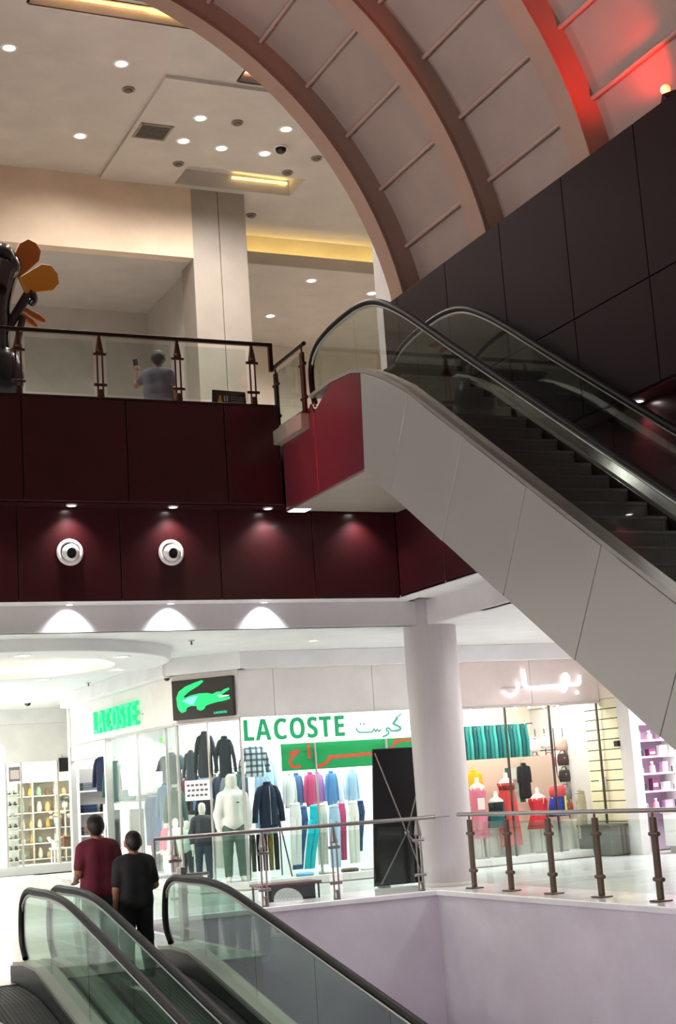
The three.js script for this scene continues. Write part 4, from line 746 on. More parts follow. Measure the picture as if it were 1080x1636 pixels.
// ------------------------------------------------------------------ dress shop
{
  const w = struct('wall_dress_shop', 'pale inner walls of the dress shop');
  mesh('back_wall', box(12.34, 15.3, 0, 3.7, -25.1, -25.0), M.cream, w); mesh('shop_floor', box(12.34, 15.2, -0.02, 0.012, -25, -22.6), M.floor, w);
  const p = thing('display_backdrop', 'pink display panel with a slanted edge and a small shelf niche behind the dresses', 'display panel', [0, 0, -23.35]);
  const sh = new THREE.Shape([[12.42, 0.14], [15.0, 0.14], [14.62, 1.80], [12.42, 1.80]].map(([a, b]) => new THREE.Vector2(a, b))); sh.holes.push(new THREE.Path([[13.62, 1.0], [14.14, 1.0], [14.14, 1.62], [13.62, 1.62]].map(([a, b]) => new THREE.Vector2(a, b))));
  mesh('panel_face', frontPoly(sh, -0.06, 0), std(0xe9cdbd, 0.65), p); mesh('niche_back', box(13.6, 14.16, 0.98, 1.64, -0.3, -0.26), std(0x2a6a70, 0.5), p);
  for (const y of [1.2, 1.4]) mesh('niche_shelf', box(13.62, 14.14, y, y + 0.03, -0.26, 0.0), M.frameWhite, p); mesh('niche_divider', box(13.87, 13.9, 1.0, 1.62, -0.26, -0.02), M.frameWhite, p);
  const pl = thing('draped_plinth', 'white draped plinth under the dresses', 'plinth', [0, 0.12, -23.17]);
  const rows = []; for (let i = 0; i < 9; i++) { const x = 12.5 + i * 0.31; mesh('drape_fold', loft([[0, 0.15, 0.1, x], [0.3, 0.14, 0.08, x], [0.52, 0.135, 0.07, x]], { folds: 0.12, phase: i }), cloth(0xd9d3cc), pl); }
  const cu = thing('teal_curtain', 'pleated shiny teal curtain hung above the pink panel', 'curtain', [0, 1.80, -23.55]);
  const teal = [std(0x14807f, 0.5), std(0x3aa8a2, 0.5), std(0x0a5a62, 0.5)];
  for (let i = 0; i < 22; i++) { const x = 12.5 + i * 0.083; mesh('curtain_pleat', loft([[0, 0.042, 0.07, x], [0.3, 0.038, 0.075, x + 0.004], [0.56, 0.03, 0.03, x], [0.6, 0.04, 0.05, x]], { folds: 0.15, n: 3, seg: 12, phase: i }), teal[(i * 7) % 3], cu); }
  mesh('curtain_rail', bar([12.4, 0.58, 0], [14.4, 0.60, 0], 0.012), M.steelDark, cu);
  const tr = thing('track_rail', 'dark lighting track with small spot lamps inside the dress shop', 'light track', [0, 2.72, -23.0]);
  mesh('track', rbox(12.4, 15.0, 0, 0.03, -0.02, 0.02, 0.005), M.steelDark, tr); for (let i = 0; i < 8; i++) { const x = 12.5 + i * 0.3; mesh('spot_head', bar([x, 0, 0], [x, -0.06, 0.04], 0.025, 10), M.frameWhite, tr); mesh('spot_lens', ball([x, -0.065, 0.045], 0.022), glowOf(0xfff6e8, 10), tr); }
}
function dressForm(label, [x, y, z], dressRows, mat, o = {}) { // bust on a stand wearing a dress; dressRows from hem up
  const g = thing('dress_form', label, 'dress form', [x, y, z], o.turn || 0), top = dressRows[dressRows.length - 1][0];
  mesh('bust', loft([[top - 0.25, 0.1, 0.07], [top - 0.08, 0.125, 0.08], [top + 0.02, 0.14, 0.07], [top + 0.06, 0.09, 0.05], [top + 0.09, 0.035, 0.033], [top + 0.17, 0.032, 0.032], [top + 0.18, 0.02, 0.02]], { folds: 0 }), M.skinPale, g);
  mesh('dress', loft(dressRows, { folds: o.folds ?? 0.1, n: 7, phase: x }), mat, g);
  if (o.band) mesh('dress_band', loft(o.band[0], { folds: 0.02 }), o.band[1], g);
  if (o.stripe) mesh('dress_stripe', rbox(o.stripe[0], o.stripe[1], o.stripe[2], o.stripe[3], o.stripe[4], o.stripe[4] + 0.01, 0.004), o.stripe[5], g);
  mesh('pole', bar([0, 0.01, 0], [0, top, 0], 0.012), M.steel, g); mesh('stand_base', disc([0, 0.008, 0], 0.12, 0.016), M.steel, g); return g;
}
const DZ = -22.8, DY = 0.12;
dressForm('dress form in a pink knee length dress with a printed front', [12.72, DY, DZ], [[0.34, 0.13, 0.09], [0.6, 0.14, 0.1], [0.9, 0.13, 0.09], [1.12, 0.15, 0.09], [1.19, 0.14, 0.07]], cloth(0xd9748c), { stripe: [-0.07, 0.07, 0.82, 1.02, 0.092, cloth(0xe9d6d2)] });
dressForm('dress form in a dark green flared dress with a black waist', [13.07, DY, DZ], [[0.5, 0.19, 0.13], [0.68, 0.15, 0.11], [0.82, 0.12, 0.09], [0.93, 0.13, 0.09]], cloth(0x12565a), { band: [[[0.78, 0.135, 0.1], [0.92, 0.142, 0.1]], cloth(0x111416)], folds: 0.2 });
dressForm('dress form in a long coral red gown with a dark red waist', [13.42, DY, DZ - 0.2], [[0.16, 0.21, 0.13], [0.5, 0.2, 0.13], [0.85, 0.17, 0.11], [1.1, 0.13, 0.09], [1.24, 0.15, 0.09]], cloth(0xd2423e), { band: [[[1.12, 0.142, 0.1], [1.2, 0.15, 0.1]], cloth(0x6a1418)], folds: 0.14 });
dressForm('dress form in a short bright red skirted dress', [13.92, DY, DZ], [[0.42, 0.23, 0.15], [0.55, 0.18, 0.13], [0.72, 0.14, 0.1], [0.88, 0.16, 0.1], [0.94, 0.15, 0.08]], cloth(0xc8202c), { folds: 0.24 });
dressForm('dress form in a red and white top over a blue skirt with a yellow stripe', [14.38, DY, DZ - 0.08], [[0.6, 0.2, 0.13], [0.8, 0.16, 0.11], [0.97, 0.12, 0.09]], cloth(0x1c2f9c), { band: [[[0.94, 0.14, 0.1], [1.05, 0.16, 0.1], [1.13, 0.15, 0.08]], cloth(0xe05058)], stripe: [0.04, 0.08, 0.62, 0.95, 0.14, cloth(0xe8d838)], folds: 0.18 });
shirt('yellow blouse and orange skirt on a wooden hanger by the column', [12.9, 1.0, -23.2], 0, 0.4, 0.62, cloth(0xe8b41e), { name: 'hung_dress', cat: 'dress', spread: -0.1, sleeve: 0.6 });
shirt('black sleeveless dress on a wooden hanger before the niche', [13.93, 1.06, -23.22], 0, 0.36, 0.62, cloth(0x15151a), { name: 'hung_dress', cat: 'dress', spread: -0.15, sleeve: 0.7 });
pants('beige trousers hung at the slanted end of the pink panel', [14.86, 0.3, -22.9], 0.3, 0.26, 0.82, cloth(0xcdbca4), 0);
// bag wall
{
  const g = thing('bag_rack', 'grid rack carrying handbags beside the cream slatted wall', 'rack', [14.85, 0.1, -23.9]);
  mesh('grid', [...[-0.4, -0.2, 0, 0.2, 0.4].map((x) => bar([x, 0, 0], [x, 2.2, 0], 0.01)), ...[0.3, 0.8, 1.3, 1.8].map((y) => bar([-0.42, y, 0], [0.42, y, 0], 0.01))], M.steelDark, g);
  const bags = [[-0.3, 1.9, 0xf2ecec, 'white'], [-0.02, 1.95, 0xe8d8d4, 'pale rose'], [0.28, 1.9, 0xd8b0a8, 'dusty pink'], [-0.3, 1.62, 0x8a7c7c, 'grey'], [0.0, 1.6, 0xc04a3c, 'brick red'], [0.3, 1.62, 0x3a1c1c, 'dark brown'], [-0.28, 1.3, 0xd8746a, 'salmon'], [0.02, 1.3, 0xb83a2c, 'rust red'], [0.3, 1.32, 0x241a1c, 'black'], [-0.05, 1.02, 0xe8c81e, 'yellow'], [0.28, 1.0, 0x8a8684, 'silver grey'], [0.0, 0.72, 0xe2665c, 'coral'], [0.3, 0.72, 0xa83a30, 'deep red'], [-0.1, 0.45, 0x6e6a66, 'taupe'], [0.26, 0.42, 0xb8b0a6, 'stone grey']];
  for (const [x, y, c, n] of bags) { const b = thing('handbag', `${n} handbag hanging on the grid rack of the dress shop`, 'handbag', [14.85 + x, y + 0.1, -23.8]); mesh('bag_body', loft([[-0.12, 0.11, 0.04], [-0.04, 0.13, 0.055], [0.06, 0.115, 0.045], [0.1, 0.1, 0.03]], { folds: 0.03 }), std(c, 0.5), b); mesh('handle', (() => { const t = new THREE.TorusGeometry(0.06, 0.008, 6, 16, Math.PI); t.translate(0, 0.1, 0); return t; })(), std(c, 0.5), b); mesh('clasp', disc([0, 0.02, 0.055], 0.014, 0.012, 'z', 10), M.steel, b); }
}
// slatted wall end with its box, jamb
{
  const w = struct('wall_slatted', 'cream slatted wall at the side of the dress shop');
  for (let i = 0; i < 15; i++) mesh('slat', rbox(15.22, 15.25, 0.03 + i * 0.18, 0.195 + i * 0.18, -23.1, -21.98, 0.005), std(0xdad4b4, 0.5), w);
  mesh('backing', box(15.255, 15.32, 0, 3.46, -23.1, -21.98), M.joint, w); mesh('rear_part', box(15.25, 15.32, 0, 3.46, -25, -23.1), M.column, w); mesh('head', box(15.2, 15.32, 2.72, 3.46, -25, -21.75), M.cream, w);
  mesh('jamb', rbox(15.18, 15.36, 0, 3.46, -21.98, -21.62, 0.01), M.column, w);
  mesh('hinge_bracket', rbox(15.12, 15.2, 1.86, 1.96, -22.08, -21.96, 0.008), M.black, w);
  const b = thing('planter_box', 'dark olive box standing at the foot of the slatted wall', 'box', [14.97, 0, -22.45]); mesh('box_body', rbox(-0.2, 0.2, 0.02, 0.52, -0.5, 0.5, 0.02), std(0x3f3a30, 0.6), b); mesh('box_rim', rbox(-0.21, 0.20, 0.5, 0.54, -0.51, 0.51, 0.01), std(0x4d473a, 0.5), b); mesh('box_foot', rbox(-0.18, 0.18, 0, 0.03, -0.47, 0.47, 0.005), M.black, b);
  tag(mesh('price_card', rbox(15.19, 15.21, 1.15, 1.35, -22.75, -22.55, 0.004), std(0xe9e4d0, 0.6), scene), 'small cream card fixed on the slatted wall', 'card');
}
// white shelved shop beyond the jamb
{
  const w = struct('wall_shelf_shop', 'white party wall of the shelved shop'); mesh('wall_face', box(15.36, 19, 0, 3.7, -22.75, -22.65), M.frameWhite, w);
  const s = thing('shelf_unit', 'tall white shelf unit against the party wall of the corner shop', 'shelf', [17.1, 0, -22.45]);
  mesh('back_panel', box(-1.7, 1.7, 0, 2.4, -0.19, -0.17), std(0xb79ab4, 0.6), s); const ys = [0.72, 1.05, 1.36, 1.66, 1.95, 2.25]; for (const y of ys) mesh('shelf_board', rbox(-1.7, 1.7, y - 0.03, y, -0.18, 0.2, 0.006), M.frameWhite, s); for (const x of [-1.7, -0.55, 0.6, 1.7]) mesh('upright', rbox(x - 0.02, x + 0.02, 0, 2.4, -0.18, 0.2, 0.005), M.frameWhite, s);
  const kinds = [['white box', 0xf4f2f4, 'b'], ['plum box', 0x6a2c50, 'b'], ['black bottle', 0x1c1a20, 'c'], ['lilac carton', 0xb890b8, 'b'], ['rose jar', 0xd8a0b0, 'c'], ['grey tin', 0x8a8890, 'c']];
  ys.slice(0, 5).forEach((y, r) => { for (let i = 0; i < 7; i++) { const [n, c, t] = kinds[(i * 5 + r * 3) % 6], x = 15.6 + i * 0.25, h = 0.12 + 0.1 * rnd(), ww = 0.05 + 0.035 * rnd();
    const g = thing(t === 'b' ? 'carton' : 'bottle', `${n} on the ${['lowest', 'second', 'middle', 'fourth', 'top'][r]} white shelf beyond the slatted wall`, t === 'b' ? 'box' : 'bottle', [x, y, -22.38], 0, `${n} pieces on the white shelves`);
    if (t === 'b') { mesh('carton_body', rbox(-ww, ww, 0, h, -0.06, 0.06, 0.006), std(c, 0.5), g); mesh('carton_label', rbox(-ww * 0.7, ww * 0.7, h * 0.3, h * 0.6, 0.06, 0.063, 0.001), std(0xe8e0e8, 0.5), g); } else { mesh('bottle_body', lathe([[0, 0], [ww, 0], [ww, h * 0.7], [ww * 0.5, h * 0.82], [ww * 0.4, h]], 14), std(c, 0.3), g); mesh('cap', disc([0, h + 0.015, 0], ww * 0.5, 0.03, 'y', 12), M.frameWhite, g); } } });
  const c = thing('counter', 'white shop counter before the shelves with a dark top strip', 'counter', [16.75, 0, -21.55]); mesh('counter_body', rbox(-0.95, 0.95, 0.1, 0.66, -0.25, 0.25, 0.01), M.frameWhite, c); mesh('counter_top', rbox(-0.98, 0.98, 0.66, 0.7, -0.28, 0.28, 0.008), M.frameWhite, c); mesh('counter_strip', rbox(-0.5, 0.9, 0.70, 0.73, -0.1, 0.2, 0.006), M.black, c); mesh('leg', rbox(-0.9, -0.84, 0, 0.1, -0.2, 0.2, 0.005), M.steel, c); mesh('leg', rbox(0.84, 0.9, 0, 0.1, -0.2, 0.2, 0.005), M.steel, c);
}

// ------------------------------------------------------------------ cream gift shop at the far left
{
  const f = struct('wall_gift_shop', 'pale fascia and walls of the cream gift shop'); mesh('fascia_panel', rbox(3.0, 9.2, 2.52, 3.4, -34.6, -34.45, 0.01), sheet, f); mesh('head', box(2, 9.4, 3.4, 3.735, -34.7, -34.4), M.white, f); mesh('pier', rbox(8.95, 9.4, 0, 3.5, -34.9, -34.4, 0.01), M.white, f);
  mesh('return_sign', rbox(7.50, 7.52, 2.62, 3.35, -30.5, -30.36, 0.01), std(0xd8b0a8, 0.5), f);
  const o = struct('window_front', 'glass front of the cream gift shop'); const cuts = [4.0, 5.5, 7.0, 7.35, 8.2, 8.95]; for (let i = 0; i < cuts.length - 1; i++) mesh('window_pane', box(cuts[i] + 0.02, cuts[i + 1] - 0.02, 0.2, 2.52, -34.52, -34.51), M.shopGlass, o); for (const c of cuts) mesh('window_mullion', rbox(c - 0.02, c + 0.02, 0.2, 2.52, -34.55, -34.48, 0.004), M.steel, o); mesh('window_plinth', rbox(4, 8.95, 0, 0.2, -35.3, -34.45, 0.01), std(0xb9bcb8, 0.6), o);
  const tv = thing('wall_screen', 'black blank screen hung under the pale fascia of the gift shop', 'screen', [8.45, 2.26, -34.4]); mesh('case', rbox(-0.24, 0.24, 0, 0.32, -0.04, 0, 0.01), M.black, tv); mesh('bracket', [bar([-0.15, 0.32, -0.02], [-0.15, 0.4, -0.06], 0.01), bar([0.15, 0.32, -0.02], [0.15, 0.4, -0.06], 0.01)], M.steel, tv);
  const ad = thing('poster_board', 'small grey poster board above the shoe display', 'poster', [7.18, 2.1, -34.4]); mesh('board', rbox(-0.13, 0.13, 0, 0.34, -0.03, 0, 0.006), std(0x77706e, 0.5), ad); mesh('print', rbox(-0.1, 0.1, 0.06, 0.26, 0, 0.004, 0.002), std(0xc8b8b4, 0.5), ad);
  const sb = thing('shelf_unit', 'cream lit shelf unit inside the gift shop', 'shelf', [8.05, 0.0, -35.8]); mesh('back_panel', box(-0.75, 1.0, 0, 2.4, -0.22, -0.2), M.cream, sb); const ys = [0.3, 0.66, 1.0, 1.38, 1.76, 2.1]; for (const y of ys) mesh('shelf_board', rbox(-0.75, 1.0, y - 0.025, y, -0.2, 0.2, 0.005), M.frameWhite, sb); for (const x of [-0.75, -0.2, 0.35, 1.0]) mesh('upright', rbox(x - 0.015, x + 0.015, 0, 2.4, -0.2, 0.2, 0.004), M.cream, sb);
  const kinds = [['gilt vase', 0xd0a850], ['ivory jar', 0xe6dcc4], ['amber candle glass', 0xd8b878], ['cream bowl', 0xefe6d4], ['bronze cup', 0x7a6248], ['glass green vase', 0x9ab8a4]];
  ys.slice(0, 5).forEach((y, r) => { for (let i = 0; i < 8; i++) { const [n, c] = kinds[(i * 5 + r * 2) % 6], x = 7.42 + i * 0.2, h = 0.14 + 0.12 * rnd(), w = 0.045 + 0.03 * rnd(); const g = thing('vase', `${n} on the ${['lowest', 'second', 'middle', 'fourth', 'top'][r]} cream shelf of the gift shop`, 'vase', [x, y, -35.72], 0, `${n}s on the cream shelves`); mesh('vase_body', lathe([[0, 0], [w * 0.7, 0], [w, h * 0.35], [w * 0.8, h * 0.7], [w * 0.45, h * 0.88], [w * 0.6, h]], 14), std(c, 0.3), g); } });
  const tb = thing('display_table', 'low white display table with a brown box in the gift shop window', 'table', [8.45, 0.2, -35.0]); mesh('table_top', rbox(-0.35, 0.35, 0.3, 0.34, -0.2, 0.2, 0.01), M.frameWhite, tb); for (const [x, z] of [[-0.3, -0.15], [0.3, -0.15], [-0.3, 0.15], [0.3, 0.15]]) mesh('leg', bar([x, 0, z], [x, 0.3, z], 0.02), M.frameWhite, tb);
  const bb = thing('gift_box', 'brown leather box on the low white display table', 'box', [8.5, 0.545, -34.95]); mesh('box_body', rbox(-0.13, 0.13, 0, 0.2, -0.1, 0.1, 0.02), std(0x6e4a30, 0.5), bb); mesh('box_lid', rbox(-0.135, 0.135, 0.2, 0.25, -0.105, 0.105, 0.02), std(0x7c5638, 0.5), bb);
  for (const [x, y, c, n] of [[8.2, 0.54, 0xf0e8d8, 'ivory'], [8.75, 1.1, 0xe8dcc0, 'cream'], [8.35, 1.1, 0xded2b4, 'beige'], [8.55, 1.45, 0x5a6258, 'dark green']]) { const g = thing('flower_bunch', `${n} bunch of artificial flowers in the gift shop window`, 'flowers', [x, y, y > 0.6 ? -35.36 : -35.05]); for (let i = 0; i < 14; i++) mesh('flower_head', ball([(rnd() - 0.5) * 0.3, 0.12 + rnd() * 0.16, (rnd() - 0.5) * 0.14], 0.045, [1, 0.75, 1], 8, 6), cloth(c), g); mesh('pot', lathe([[0, 0], [0.06, 0], [0.08, 0.12], [0.07, 0.12]], 12), M.frameWhite, g); if (y > 0.6) mesh('pot_stand', bar([0, 0.2 - y, 0], [0, 0, 0], 0.02), M.frameWhite, g); }
  const sr = thing('shoe_rack', 'narrow tall rack of shoes at the left of the gift shop', 'rack', [7.18, 0.2, -34.75]); mesh('rack_back', rbox(-0.15, 0.15, 0, 1.85, -0.12, -0.1, 0.004), M.frameWhite, sr);
  for (let i = 0; i < 7; i++) { mesh('rack_shelf', rbox(-0.15, 0.15, 0.1 + i * 0.25, 0.115 + i * 0.25, -0.1, 0.1, 0.003), M.frameWhite, sr); for (const s of [-1, 1]) { const c = [0x6a3c44, 0x2a2624, 0x8a7c74, 0x4a3430, 0xc8b8b0, 0x3c2c34, 0x1c1a1c][i], nm = ['plum', 'black brown', 'grey', 'brown', 'pale beige', 'dark purple', 'black'][i]; const g = thing('shoe', `${nm} shoe on the narrow rack at the left of the gift shop`, 'shoe', [7.18 + s * 0.07, 0.315 + i * 0.25, -34.75], 0, `${nm} pair on the shoe rack`); mesh('upper', loft([[0.012, 0.036, 0.09], [0.04, 0.036, 0.085, 0, -0.004], [0.075, 0.026, 0.05, 0, -0.03], [0.09, 0.02, 0.03, 0, -0.04]], { folds: 0, seg: 14 }), std(c, 0.4), g); mesh('sole', loft([[0, 0.038, 0.093], [0.014, 0.038, 0.093]], { folds: 0, seg: 14 }), M.black, g); } }
}
// round glowing lamp at the far left
{ const g = thing('globe_lamp', 'round white glowing lamp hanging before the gift shop', 'lamp', [6.05, 2.62, -31.0]); mesh('globe', ball([0, 0, 0], 0.24, [1, 1, 1], 24, 16), glowOf(0xfffaf2, 4), g); mesh('cord', bar([0, 0.23, 0], [0, 1.11, 0], 0.008), M.black, g); const l = new THREE.PointLight(0xfffaf2, 6, 0, 2); l.position.set(6.05, 2.62, -31.0); l.castShadow = true; scene.add(l); }

// ------------------------------------------------------------------ small fittings
function domeCam(label, p, r, flip) { const g = thing('dome_camera', label, 'camera', p); mesh('camera_base', disc([0, -0.015, 0], r, 0.03), M.frameWhite, g); mesh('dome', ball([0, -0.03, 0], r * 0.85, [1, 0.9, 1]), std(0x0c0c10, 0.15), g); }
domeCam('black dome camera in the high ceiling among the downlights', [9.5, 12.438, -22.1], 0.12); domeCam('black dome camera on the cornice beside the crocodile sign', [7.42, 3.46, -23.4], 0.06); domeCam('black dome camera in the lower ceiling far left', [7.0, 3.735, -32.0], 0.08);
for (const [x, z, y, where] of [[6.43, -20.87, 12.5, 'outside the dropped ceiling edge'], [8.44, -21.39, 12.44, 'between the front downlights'], [10.28, -22.34, 12.44, 'nearest the vault rib'], [8.0, -23.2, 12.44, 'before the pillar and coffer'], [10.01, -23.05, 12.44, 'beside the yellow lit coffer'], [10.08, -25.1, 12.44, 'behind the pillar top']]) { const g = thing('smoke_detector', 'small grey round fitting on the high ceiling ' + where, 'detector', [x, y, z], 0, 'round fittings on the high ceiling'); mesh('detector_base', disc([0, -0.012, 0], 0.1, 0.024), std(0x8a7c6c, 0.6), g); mesh('detector_head', disc([0, -0.035, 0], 0.055, 0.03, 'y', 16, 0.07), std(0x6c6054, 0.6), g); }
for (const [x, z] of [[6.9, -20.5], [7.15, -27.4]]) { const g = thing('sprinkler', 'small sprinkler head in the lower ceiling before the clothes shop', 'sprinkler', [x, 3.735, z], 0, 'sprinklers of the lower ceiling'); mesh('rosette', disc([0, -0.008, 0], 0.05, 0.016), M.steel, g); mesh('head', bar([0, -0.01, 0], [0, -0.07, 0], 0.014), M.steelDark, g); }
{ const g = thing('air_grille', 'square grey air grille in the high upper ceiling', 'grille', [7.2, 12.44, -22.1]); mesh('grille_frame', [rbox(-0.26, 0.26, -0.02, 0.0, 0.24, 0.28, 0.004), rbox(-0.26, 0.26, -0.02, 0.0, -0.28, -0.24, 0.004), rbox(-0.28, -0.24, -0.02, 0.0, -0.28, 0.28, 0.004), rbox(0.24, 0.28, -0.02, 0.0, -0.28, 0.28, 0.004)], std(0x8c8478, 0.6), g); for (let i = 0; i < 9; i++) mesh('louvre', rbox(-0.24, 0.24, -0.018, -0.004, -0.215 + i * 0.052, -0.185 + i * 0.052, 0.002), std(0x5c554e, 0.6), g); }
for (const [x, nth] of [[4.72, 'fourth'], [6.10, 'third']]) { // jet nozzles on the maroon panels
  const g = thing('air_nozzle', `round white air nozzle with a dark mouth on the ${nth} maroon panel from the column`, 'air nozzle', [x, 4.735, -18.8], 0, 'air nozzles on the maroon panels');
  mesh('flange', (() => { const t = lathe([[0.125, 0.0], [0.175, 0.0], [0.178, 0.015], [0.16, 0.03], [0.135, 0.035], [0.125, 0.01]], 32); t.rotateX(Math.PI / 2); return t; })(), M.frameWhite, g);
  mesh('socket', disc([0, 0, 0.004], 0.128, 0.008, 'z', 28), std(0x6a6664, 0.5), g);
  mesh('ball', (() => { const t = lathe([[0.115, 0.0], [0.118, 0.04], [0.105, 0.085], [0.075, 0.118], [0.07, 0.112], [0.068, 0.06], [0, 0.058]], 28); t.rotateX(Math.PI / 2); t.rotateX(0.18); t.translate(0.005, -0.005, 0); return t; })(), M.frameWhite, g);
  mesh('mouth', (() => { const t = disc([0, 0, 0.066], 0.067, 0.006, 'z', 24); t.rotateX(0.18); t.translate(0.005, -0.005, 0); return t; })(), M.black, g);
}

// ------------------------------------------------------------------ upper floor: sculpture, sign board
{
  const g = thing('sculpture', 'tall black metal sculpture with orange paddle shaped plates behind the upper railing', 'sculpture', [4.05, 6.45, -19.6]);
  const shiny = std(0x101014, 0.18, { clearcoat: 0.6 }), orange = std(0xc07a18, 0.35), orange2 = std(0xa85a14, 0.4);
  mesh('body', flesh([[-0.2, 0.02, 0, 0.2, -0.1, 0.8, 0, 0.26], [-0.1, 0.8, 0, 0.26, -0.12, 1.6, 0, 0.24], [-0.12, 1.6, 0, 0.24, -0.1, 2.2, 0, 0.3], [-0.1, 2.2, 0, 0.3, 0.1, 2.45, 0, 0.22]], 0.03, 0.1), shiny, g);
  mesh('dome', ball([0.02, 2.55, 0.05], 0.22), shiny, g); mesh('knob', ball([0.45, 2.0, 0.05], 0.1, [0.8, 1.2, 0.8]), shiny, g);
  mesh('collar', [bar([0.1, 1.55, 0.1], [0.42, 2.1, 0.05], 0.07, 10), bar([0.18, 1.2, 0.15], [0.3, 1.7, 0.1], 0.05, 10)], std(0x2a2024, 0.3), g);
  const paddle = (w, l, t) => { const p = frontPoly([[-w * 0.3, 0], [w * 0.3, 0], [w * 0.5, l * 0.7], [w * 0.34, l * 0.93], [0, l], [-w * 0.34, l * 0.93], [-w * 0.5, l * 0.7]], -t, t, 0.008); return p; };
  for (const [x, y, z, rz, w, l, m] of [[0.2, 2.35, 0.05, -0.62, 0.36, 0.62, orange2], [0.3, 2.15, 0.12, -1.12, 0.4, 0.62, orange], [0.28, 1.86, 0.05, -1.95, 0.1, 0.42, orange2], [0.24, 1.78, 0.1, -2.15, 0.08, 0.34, orange2]]) { const p = mesh('plate', paddle(w, l, 0.03), m, g); p.position.set(x, y, z); p.rotation.z = rz; p.rotation.y = 0.3; }
  mesh('lower_shell', ball([-0.02, 0.85, 0.1], 0.36, [0.9, 1.15, 0.8]), std(0x161820, 0.25), g); mesh('foot', rbox(-0.45, 0.2, 0, 0.1, -0.3, 0.3, 0.04), shiny, g);
}
{
  const g = thing('notice_board', 'black A-frame notice board with a yellow mark behind the upper railing', 'notice board', [7.15, 6.45, -18.95], 0.1);
  const tex = paint(0.5, 0.62, 260, (c) => { c.fillStyle = '#141212'; c.fillRect(0, 0, 0.5, 0.62); c.fillStyle = '#e0a01c'; c.beginPath(); c.moveTo(0.04, 0.2); c.lineTo(0.09, 0.05); c.lineTo(0.12, 0.05); c.lineTo(0.13, 0.2); c.fill(); c.fillStyle = '#d8d4d0'; c.fillRect(0.16, 0.05, 0.02, 0.09); c.fillRect(0.2, 0.05, 0.02, 0.09); c.fillStyle = '#8a8680'; for (let i = 0; i < 4; i++) c.fillRect(0.26, 0.06 + i * 0.035, 0.2, 0.012); });
  const b = mesh('front_leaf', rbox(-0.26, 0.26, 0, 0.64, -0.02, 0, 0.008), M.black, g); b.rotation.x = -0.12; const pr = new THREE.PlaneGeometry(0.5, 0.62); pr.translate(0, 0.32, 0.002); mesh('print', pr, new THREE.MeshStandardMaterial({ map: tex, roughness: 0.5 }), b);
  const c = mesh('rear_leaf', rbox(-0.26, 0.26, 0, 0.64, -0.17, -0.15, 0.008), M.black, g); c.rotation.x = 0.12;
}

// ------------------------------------------------------------------ people
function hand(side, x, y, z, dir, k) { // palm, four fingers and a thumb as bones
  const d = V(...dir).normalize(), u = V(side, 0, 0).sub(d.clone().multiplyScalar(d.x * side)).normalize(), out = []; const P = (a, b, c = 0) => { const p = V(x, y, z).addScaledVector(d, a * k).addScaledVector(u, b * k); return [p.x, p.y, p.z + c * k]; };
  out.push([...P(0, 0), 0.022 * k, ...P(0.05, 0), 0.026 * k]);
  [[-0.027, 0.055], [-0.009, 0.068], [0.009, 0.064], [0.026, 0.05]].forEach(([o, l]) => { out.push([...P(0.055, o), 0.009 * k, ...P(0.055 + l * 0.55, o * 1.1, -0.006), 0.0085 * k], [...P(0.055 + l * 0.55, o * 1.1, -0.006), 0.0085 * k, ...P(0.055 + l, o * 1.05, -0.028), 0.0075 * k]); });
  out.push([...P(0.012, -0.022), 0.011 * k, ...P(0.05, -0.048, -0.012), 0.009 * k], [...P(0.05, -0.048, -0.012), 0.009 * k, ...P(0.075, -0.046, -0.025), 0.008 * k]); return out;
}
